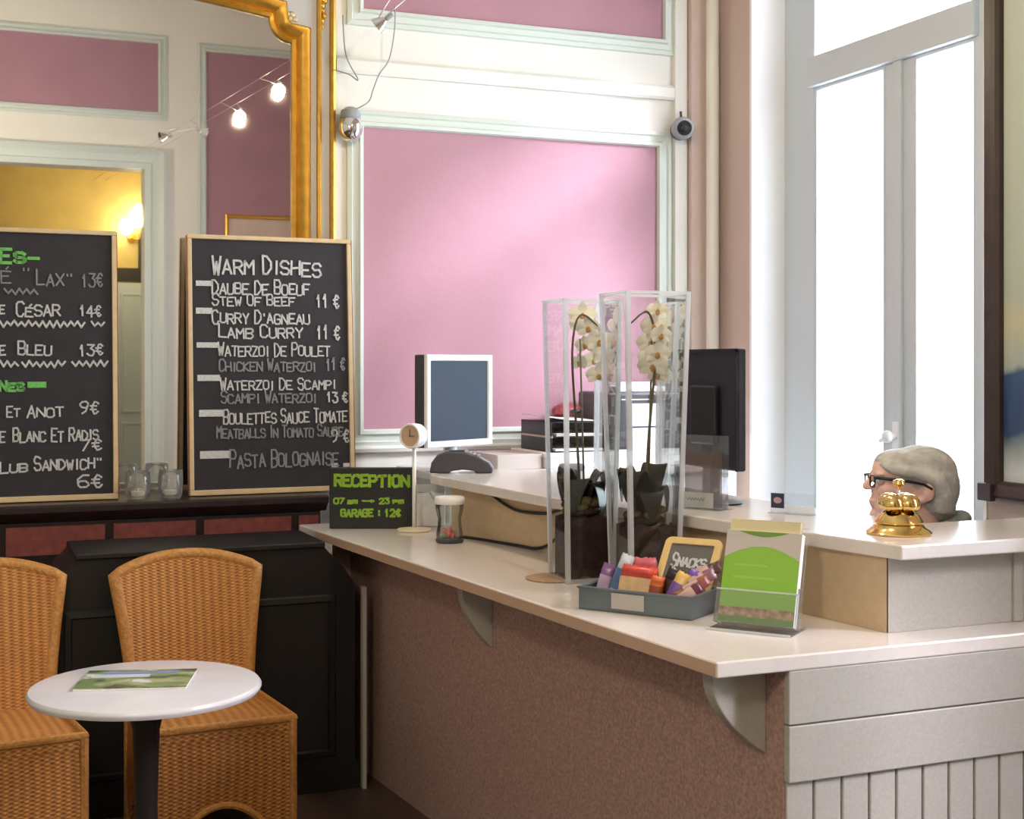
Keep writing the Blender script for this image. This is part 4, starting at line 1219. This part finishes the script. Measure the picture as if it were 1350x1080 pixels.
def art_mat():
    m = bpy.data.materials.new('seaside_print')
    m.use_nodes = True
    nt = m.node_tree
    b = nt.nodes['Principled BSDF']; b.inputs['Roughness'].default_value = .35
    tc = nt.nodes.new('ShaderNodeTexCoord'); sp = nt.nodes.new('ShaderNodeSeparateXYZ')
    n = nt.nodes.new('ShaderNodeTexNoise'); n.inputs['Scale'].default_value = 7
    nt.links.new(tc.outputs['Object'], sp.inputs[0]); nt.links.new(tc.outputs['Object'], n.inputs['Vector'])
    ma_ = nt.nodes.new('ShaderNodeMath'); ma_.operation = 'MULTIPLY_ADD'; ma_.inputs[1].default_value = .10
    nt.links.new(n.outputs['Fac'], ma_.inputs[0]); nt.links.new(sp.outputs[2], ma_.inputs[2])
    mr = nt.nodes.new('ShaderNodeMapRange'); mr.inputs['From Max'].default_value = 1.8
    nt.links.new(ma_.outputs[0], mr.inputs['Value'])
    r = nt.nodes.new('ShaderNodeValToRGB')
    el = r.color_ramp.elements
    el[0].position, el[0].color = 0, hexc(150,160,160)
    el[1].position, el[1].color = 1, hexc(196,204,190)
    for p, c in ((.07,hexc(214,220,220)),(.15,hexc(110,124,130)),(.16,hexc(48,72,112)),(.27,hexc(60,88,130)),(.28,hexc(176,188,178)),(.37,hexc(206,200,170)),(.41,hexc(186,196,182))):
        e = el.new(p); e.color = c
    nt.links.new(mr.outputs[0], r.inputs[0]); nt.links.new(r.outputs[0], b.inputs['Base Color'])
    return m
t = thing('framed_picture', 'large picture in a dark brown frame on the wall right of the window', 'picture', (3.41, 3.25, 1.115))
PW, PH = .54, 1.95
mpp = lambda a, b, h: (-h, a, b)
MB().sweep([(-.46,0),(PW,0),(PW,PH),(-.46,PH)], [(0,.002),(0,.05),(.01,.058),(.03,.05),(.045,.042),(.055,.03),(.058,.008)], mpp, closed=True).build('frame', MT['brown'], t)
MB().box(-.07,-.045,PW-.055,PW+.012,-.012,.05).build('frame_corner', MT['brown'], t, bevel=.004)
MB().box(-.07,-.045,-.472,-.405,-.012,.05).build('frame_corner', MT['brown'], t, bevel=.004)
MB().box(-.012,-.004,-.41,PW-.05,.05,PH-.05).build('print', art_mat(), t)
t = thing('framed_picture', 'pale print in a thin gilt frame reflected in the mirror', 'picture', (2.66, WF+.002, 2.2))
MB().sweep(rect(-.36,.36,0,.72), [(0,0),(0,.02),(.012,.028),(.03,.022),(.036,.006)], lambda a,b,h: (a,h,b), closed=True).build('frame', MT['gilt'], t)
MB().box(-.34,.34,0,.006,.02,.70).build('print', mat('pale_pink_print', hexc(214,190,178), .5, noise=(4,.12)), t)

# ------------------------------------------------------------------ low voltage lamps on two stretched cables
cabA, cabB = Vector((1.22,WF,3.17)), Vector((1.84,WB,3.17))
def cab(f, off): return cabA.lerp(cabB, f)+Vector((off,0,0))
t = thing('cable_track', 'two thin bare lamp cables stretched overhead from wall to wall', 'lamp cable', (1.22, WF, 3.17))
for off in (-.05, .05):
    MB().tube([cab(0,off)-cabA, cab(1,off)-cabA], .0011, 6).build('cable', MT['steel'], t, smooth=True)
def cable_lamp(p, label, lit, aim, energy=22):
    t = thing('cable_spotlight', label, 'spotlight', p, 0, 'halogen spotlights on the cables')
    f = (p[1]-cabA.y)/(cabB.y-cabA.y)
    a, b = cab(f,-.05)-Vector(p), cab(f,.05)-Vector(p)
    MB().tube([a,(a*.3+Vector((-.012,0,.02))),(-.01,0,.02)], .0022, 6).tube([b,(b*.3+Vector((.012,0,.02))),(.01,0,.02)], .0022, 6).build('support_wire', MT['steel'], t, smooth=True)
    q = Vector(aim).normalized().to_track_quat('Z','Y').to_matrix().to_4x4()
    MB().lathe([(.006,-.03),(.012,-.026),(.022,-.012),(.034,.012),(.038,.022),(.036,.022),(.03,.010),(.018,-.010),(.004,-.014)], 28, M=q, cap=False).build('reflector', MT['chrome'], t, smooth='auto')
    MB().lathe([(.0005,-.062),(.008,-.06),(.010,-.03),(.0005,-.028)], 16, M=q, cap=False).build('socket', MT['grey'], t, smooth='auto')
    if lit:
        MB().ell(q @ Vector((0,0,.012)), .034).build('bulb', MT['bulb'], t, smooth=True)
        l = bpy.data.lights.new('lamp_light', 'POINT'); l.energy = energy; l.color = (1,.80,.55); l.shadow_soft_size = .03
        lo = bpy.data.objects.new('lamp_light', l); COL.objects.link(lo); lo.parent = t; lo.location = q @ Vector((0,0,.055))
    return t
cable_lamp((1.56,2.32,3.10), 'unlit chrome cable spotlight, third from the gilt frame in the reflection', False, (.7,.2,-.3))
cable_lamp((1.655,3.02,3.10), 'glowing cable spotlight in the reflection, left of the pair beside the frame', True, (-.2,.6,-.8))
cable_lamp((1.72,3.80,3.12), 'glowing cable spotlight in the reflection, touching the gilt frame', True, (-.3,.6,-.7))
cable_lamp((1.34,2.02,3.10), 'unlit grey cable spotlight at the far left in the reflection', False, (-.9,.1,-.2))
cable_lamp((1.59,5.20,2.93), 'unlit grey cable spotlight hanging before the upper wall panel', False, (-.6,.3,-.5))
t = thing('lamp_transformer', 'chrome ball transformer with trailing wires beside the mirror\'s gilt edge', 'transformer', (1.592, 5.655, 2.60))
MB().ell((0,-.01,-.012), (.052,.052,.062)).build('chrome_ball', MT['chrome'], t, smooth=True)
MB().lathe([(.03,.01),(.045,.03),(.040,.06),(.02,.075),(.0005,.078)], 28, M=T(0,-.01,0), cap=False).build('grey_cap', MT['grey'], t, smooth='auto')
w1 = [on_y(462,147,5.62),on_y(485,135,5.60),on_y(492,118,5.58),on_y(500,98,5.56),on_y(513,78,5.55),on_y(520,40,5.50),on_y(521,5,5.48)]
w2 = [on_y(440,92,5.62),on_y(460,98,5.60),on_y(472,105,5.58),on_y(456,72,5.60),on_y(452,20,5.62)]
oo = Vector((1.592,5.655,2.60))
for w_ in (w1, w2):
    MB().tube(spline([p-oo for p in w_], 6), .0028, 6).build('wire', MT['grey'], t, smooth=True)

# unseen globe pendant on the room's left, added to brighten the mirrored half of the room
t = thing('added_pendant', 'added, unseen white globe pendant over the left of the room, before the doorway wall', 'added lamp', (-.7, .7, 3.2))
MB().lathe([(.0005,-.15)]+[(.15*math.cos(a), .15*math.sin(a)) for a in [(-80+10*k)*PI/180 for k in range(17)]]+[(.0005,.15)], 32, cap=False).build('globe_shade', mat('glowing_opal_glass', (1,.95,.88), .4, emis=((1,.86,.66), 6)), t, smooth=True)
MB().lathe([(.05,.135),(.055,.15),(.04,.19),(.01,.2)], 24).build('cap', MT['gilt'], t, smooth='auto')
MB().tube([(0,0,.19),(0,0,ZC-3.2)], .006, 8).build('rod', MT['gilt'], t, smooth=True)
l = bpy.data.lights.new('added_pendant_light', 'POINT'); l.energy = 68; l.color = (1,.86,.66); l.shadow_soft_size = .16
lo = bpy.data.objects.new('added_pendant_light', l); COL.objects.link(lo); lo.parent = t; lo.location = (0,0,-.34)
# wall sconce in the yellow passage, and an added pendant over the room's left side
t = thing('wall_sconce', 'twin bulb brass wall sconce glowing in the yellow passage in the reflection', 'wall lamp', (1.86, -3.93, 2.95))
MB().lathe([(.0005,0),(.05,0),(.05,.02),(.0005,.03)], 24, M=Rx(-PI/2), cap=False).build('backplate', MT['gilt'], t, smooth='auto')
for sx, z in ((-.07,.10),(.07,.26)):
    MB().tube(spline([(0,.03,0),(sx*.5,.10,-.02),(sx,.12,.0),(sx,.12,z-.08)], 6), .008, 8).build('arm', MT['gilt'], t, smooth=True)
    MB().lathe([(.012,-.075),(.045,-.05),(.066,.0),(.062,.04),(.04,.075),(.012,.09),(.0005,.092)], 24, M=T(sx,.12,z), cap=False).build('bulb', MT['flame'], t, smooth=True)
    l = bpy.data.lights.new('sconce_light', 'POINT'); l.energy = 12; l.color = (1,.82,.5); l.shadow_soft_size = .08
    lo = bpy.data.objects.new('sconce_light', l); COL.objects.link(lo); lo.parent = t; lo.location = (sx,1.1,z)
# ------------------------------------------------------------------ the receptionist, seated behind the ledge
PX, PY, PR = 2.675, 3.33, math.radians(157.5)
oc = thing('office_chair', 'charcoal office chair under the seated woman behind the ledge', 'chair', (PX, PY, 0), PR)
MB().box(-.27,.20,-.23,.23,.375,.43).build('seat', MT['trousers'], oc, bevel=.02)
MB().box(-.33,-.285,-.20,.20,.50,.86).build('backrest', MT['trousers'], oc, bevel=.018)
MB().tube([(-.05,0,.36),(-.25,0,.34),(-.335,0,.44),(-.34,0,.62)], .018, 10).tube([(-.04,0,.05),(-.04,0,.38)], .03, 16).build('column', MT['black'], oc, smooth='auto')
for k in range(5):
    a = 2*PI*k/5
    lg = MB().tube([(-.04,0,.09),(-.04+.26*math.cos(a),.26*math.sin(a),.065)], [.022,.014], 10).build('base_leg', MT['black'], oc, smooth='auto')
    MB().ell((-.04+.26*math.cos(a),.26*math.sin(a),.027), (.027,.027,.027), nu=14, nv=8).build('caster', MT['black'], lg, smooth=True)

def remeshed(mb, name, m, parent, voxel, it=6, fac=.5):
    o = mb.build(name, m, parent, smooth=True, fix=False)
    r = o.modifiers.new('skin_join', 'REMESH'); r.mode = 'VOXEL'; r.voxel_size = voxel; r.use_smooth_shade = True
    s = o.modifiers.new('soften', 'SMOOTH'); s.iterations = it; s.factor = fac
    return o
wm = thing('person', 'grey haired woman in glasses seated in profile behind the ledge and brass bell', 'person', (PX, PY, 0), PR)
b = MB()
# head, face to +x
b.ell((-.012,0,1.245), (.106,.076,.084)); b.ell((.060,0,1.262), (.055,.062,.056)); b.ell((.050,0,1.185), (.062,.056,.080))
b.ell((.097,0,1.128), (.028,.026,.021)); b.ell((.080,0,1.150), (.036,.040,.030))
for s_ in (1,-1):
    b.tube([(-.008,s_*.058,1.185),(.03,s_*.052,1.150),(.09,s_*.016,1.124)], [.024,.022,.018], 12)
    b.ell((.080,s_*.038,1.198), (.030,.024,.026))
    b.ell((.102,s_*.030,1.251), (.013,.024,.007))
    b.ell((.126,s_*.010,1.2075), (.010,.0075,.0065))
    b.ell((-.028,s_*.088,1.204), (.019,.008,.030)); b.ell((-.015,s_*.080,1.180), (.011,.008,.012)); b.ell((-.02,s_*.074,1.2),(.012,.012,.02))
b.tube([(.108,0,1.250),(.122,0,1.232),(.137,0,1.214)], [.0095,.0095,.0115], 12)
b.ell((.134,0,1.211), (.011,.011,.009))
b.ell((.116,0,1.172), (.011,.020,.0062)); b.ell((.113,0,1.159), (.012,.018,.0072)); b.ell((.106,0,1.184), (.013,.018,.016)); b.ell((.104,0,1.166),(.016,.024,.022))
b.tube([(-.055,0,1.00),(-.035,0,1.09),(-.015,0,1.17)], [.062,.055,.054], 20)
# trunk
b.ell((-.06,0,.55), (.135,.175,.115)); b.ell((-.065,0,.70), (.115,.15,.15)); b.ell((-.06,0,.87), (.122,.165,.145)); b.ell((-.085,0,.95),(.10,.15,.10))
b.tube([(-.07,-.165,.965),(-.075,0,1.0),(-.07,.165,.965)], [.056,.07,.056], 16)
for s_ in (1,-1):
    b.tube([(-.065,s_*.175,.955),(-.04,s_*.205,.84),(.0,s_*.215,.715)], [.054,.046,.040], 14)
    b.tube([(.0,s_*.215,.715),(.12,s_*.185,.735),(.235,s_*.14,.755)], [.041,.036,.026], 14)
    b.ell((.275,s_*.132,.757), (.045,.038,.014))
    for k in range(4):
        y0 = s_*(.160-.018*k); L = (.055,.068,.072,.060)[k]
        b.tube([(.305,y0,.758),(.305+L*.55,y0-s_*.002,.760),(.305+L,y0-s_*.004,.748)], [.0088,.008,.0068], 8)
    b.tube([(.255,s_*.098,.757),(.285,s_*.080,.756),(.312,s_*.074,.750)], [.0105,.009,.0075], 8)
    b.tube([(-.06,s_*.09,.54),(.18,s_*.10,.535),(.37,s_*.10,.515)], [.092,.078,.058], 16)
    b.tube([(.37,s_*.10,.515),(.375,s_*.10,.30),(.36,s_*.10,.09)], [.056,.05,.036], 14)
    b.tube([(.345,s_*.10,.05),(.43,s_*.105,.038),(.52,s_*.11,.030)], [.040,.036,.026], 12)
remeshed(b, 'body', MT['skin'], wm, .0048, 4)
# jacket with standing collar
j = MB()
j.ell((-.06,0,.60), (.150,.188,.10)); j.ell((-.065,0,.72), (.130,.165,.16)); j.ell((-.06,0,.88), (.138,.180,.15)); j.ell((-.09,0,.965),(.112,.165,.10))
j.tube([(-.07,-.17,.965),(-.08,0,1.005),(-.07,.17,.965)], [.070,.082,.070], 16)
for s_ in (1,-1):
    j.tube([(-.065,s_*.178,.955),(-.04,s_*.208,.84),(.0,s_*.218,.715)], [.070,.060,.054], 14)
    j.tube([(.0,s_*.218,.715),(.12,s_*.188,.735),(.215,s_*.15,.752)], [.055,.048,.040], 14)
remeshed(j, 'jacket', MT['jacket'], wm, .010, 8)
c = MB()
ring = []
for k in range(25):
    a = 2*PI*k/24
    ring.append((-.055+.098*math.cos(a), .092*math.sin(a), 1.062-.028*math.cos(a)))
c.tube(ring, .030, 12, cap=False)
ring2 = [(x*1.0-.006, y*.92, z+.030) for x, y, z in ring]
c.tube(ring2, .022, 12, cap=False)
remeshed(c, 'collar', mat('pale_grey_scarf', hexc(146,152,146), .85, noise=(40,.35), bump=(60,.5)), wm, .007, 4)
tr = MB()
tr.ell((-.06,0,.545), (.150,.190,.115))
for s_ in (1,-1):
    tr.tube([(-.06,s_*.09,.545),(.18,s_*.10,.54),(.375,s_*.10,.517)], [.105,.090,.070], 16)
    tr.tube([(.375,s_*.10,.515),(.38,s_*.10,.30),(.365,s_*.10,.11)], [.068,.064,.056], 14)
remeshed(tr, 'trousers', MT['trousers'], wm, .010, 8)
for s_ in (1,-1):
    remeshed(MB().tube([(.325,s_*.10,.05),(.43,s_*.105,.046),(.535,s_*.11,.036)], [.048,.046,.034], 14), 'shoe', MT['black'], wm, .008, 4)
# hair: bob brushed back over the ear
h = MB()
h.ell((-.030,0,1.254), (.110,.086,.084)); h.ell((-.066,0,1.212), (.080,.086,.100)); h.ell((-.088,0,1.150), (.046,.064,.050)); h.ell((-.10,0,1.12),(.03,.045,.03))
h.ell((.030,0,1.285), (.080,.068,.042))
for s_ in (1,-1):
    h.tube([(.096,s_*.030,1.283),(.075,s_*.058,1.270),(.035,s_*.076,1.262),(-.01,s_*.084,1.256),(-.055,s_*.087,1.238),(-.075,s_*.083,1.19),(-.078,s_*.072,1.14)], [.012,.016,.018,.020,.024,.026,.022], 12)
remeshed(h, 'hair', MT['hair'], wm, .006, 4)
for s_ in (1,-1):
    e = MB().ell((.1015,s_*.031,1.2325), (.0125,.0125,.0115), nu=16, nv=10).build('eyeball', MT['paper'], wm, smooth=True)
    MB().ell((.1105,s_*.031,1.2325), (.0042,.0055,.0055), nu=12, nv=8).build('iris', mat('brown_iris', hexc(70,54,40), .2), e, smooth=True)
    MB().tube([(.098,s_*.013,1.240),(.115,s_*.03,1.2435),(.100,s_*.05,1.2385)], [.003,.004,.003], 8).build('eyelid', MT['skin'], wm, smooth=True)
g = MB()
for s_ in (1,-1):
    pts = [(.124-.10*abs(y-.0)**1.5, s_*y, z) for y, z in rrect(.010,.056,1.214,1.248,.012,4)]
    g.tube(pts+[pts[0]], .0024, 8, cap=False)
    g.tube([(.122,s_*.056,1.243),(.108,s_*.073,1.243),(.03,s_*.086,1.234),(-.012,s_*.095,1.226),(-.036,s_*.094,1.212)], [.005,.005,.0045,.004,.0035], 8)
g.tube([(.124,-.011,1.238),(.129,0,1.241),(.124,.011,1.238)], .0022, 8)
gl = g.build('eyeglasses', MT['black'], wm, smooth=True)
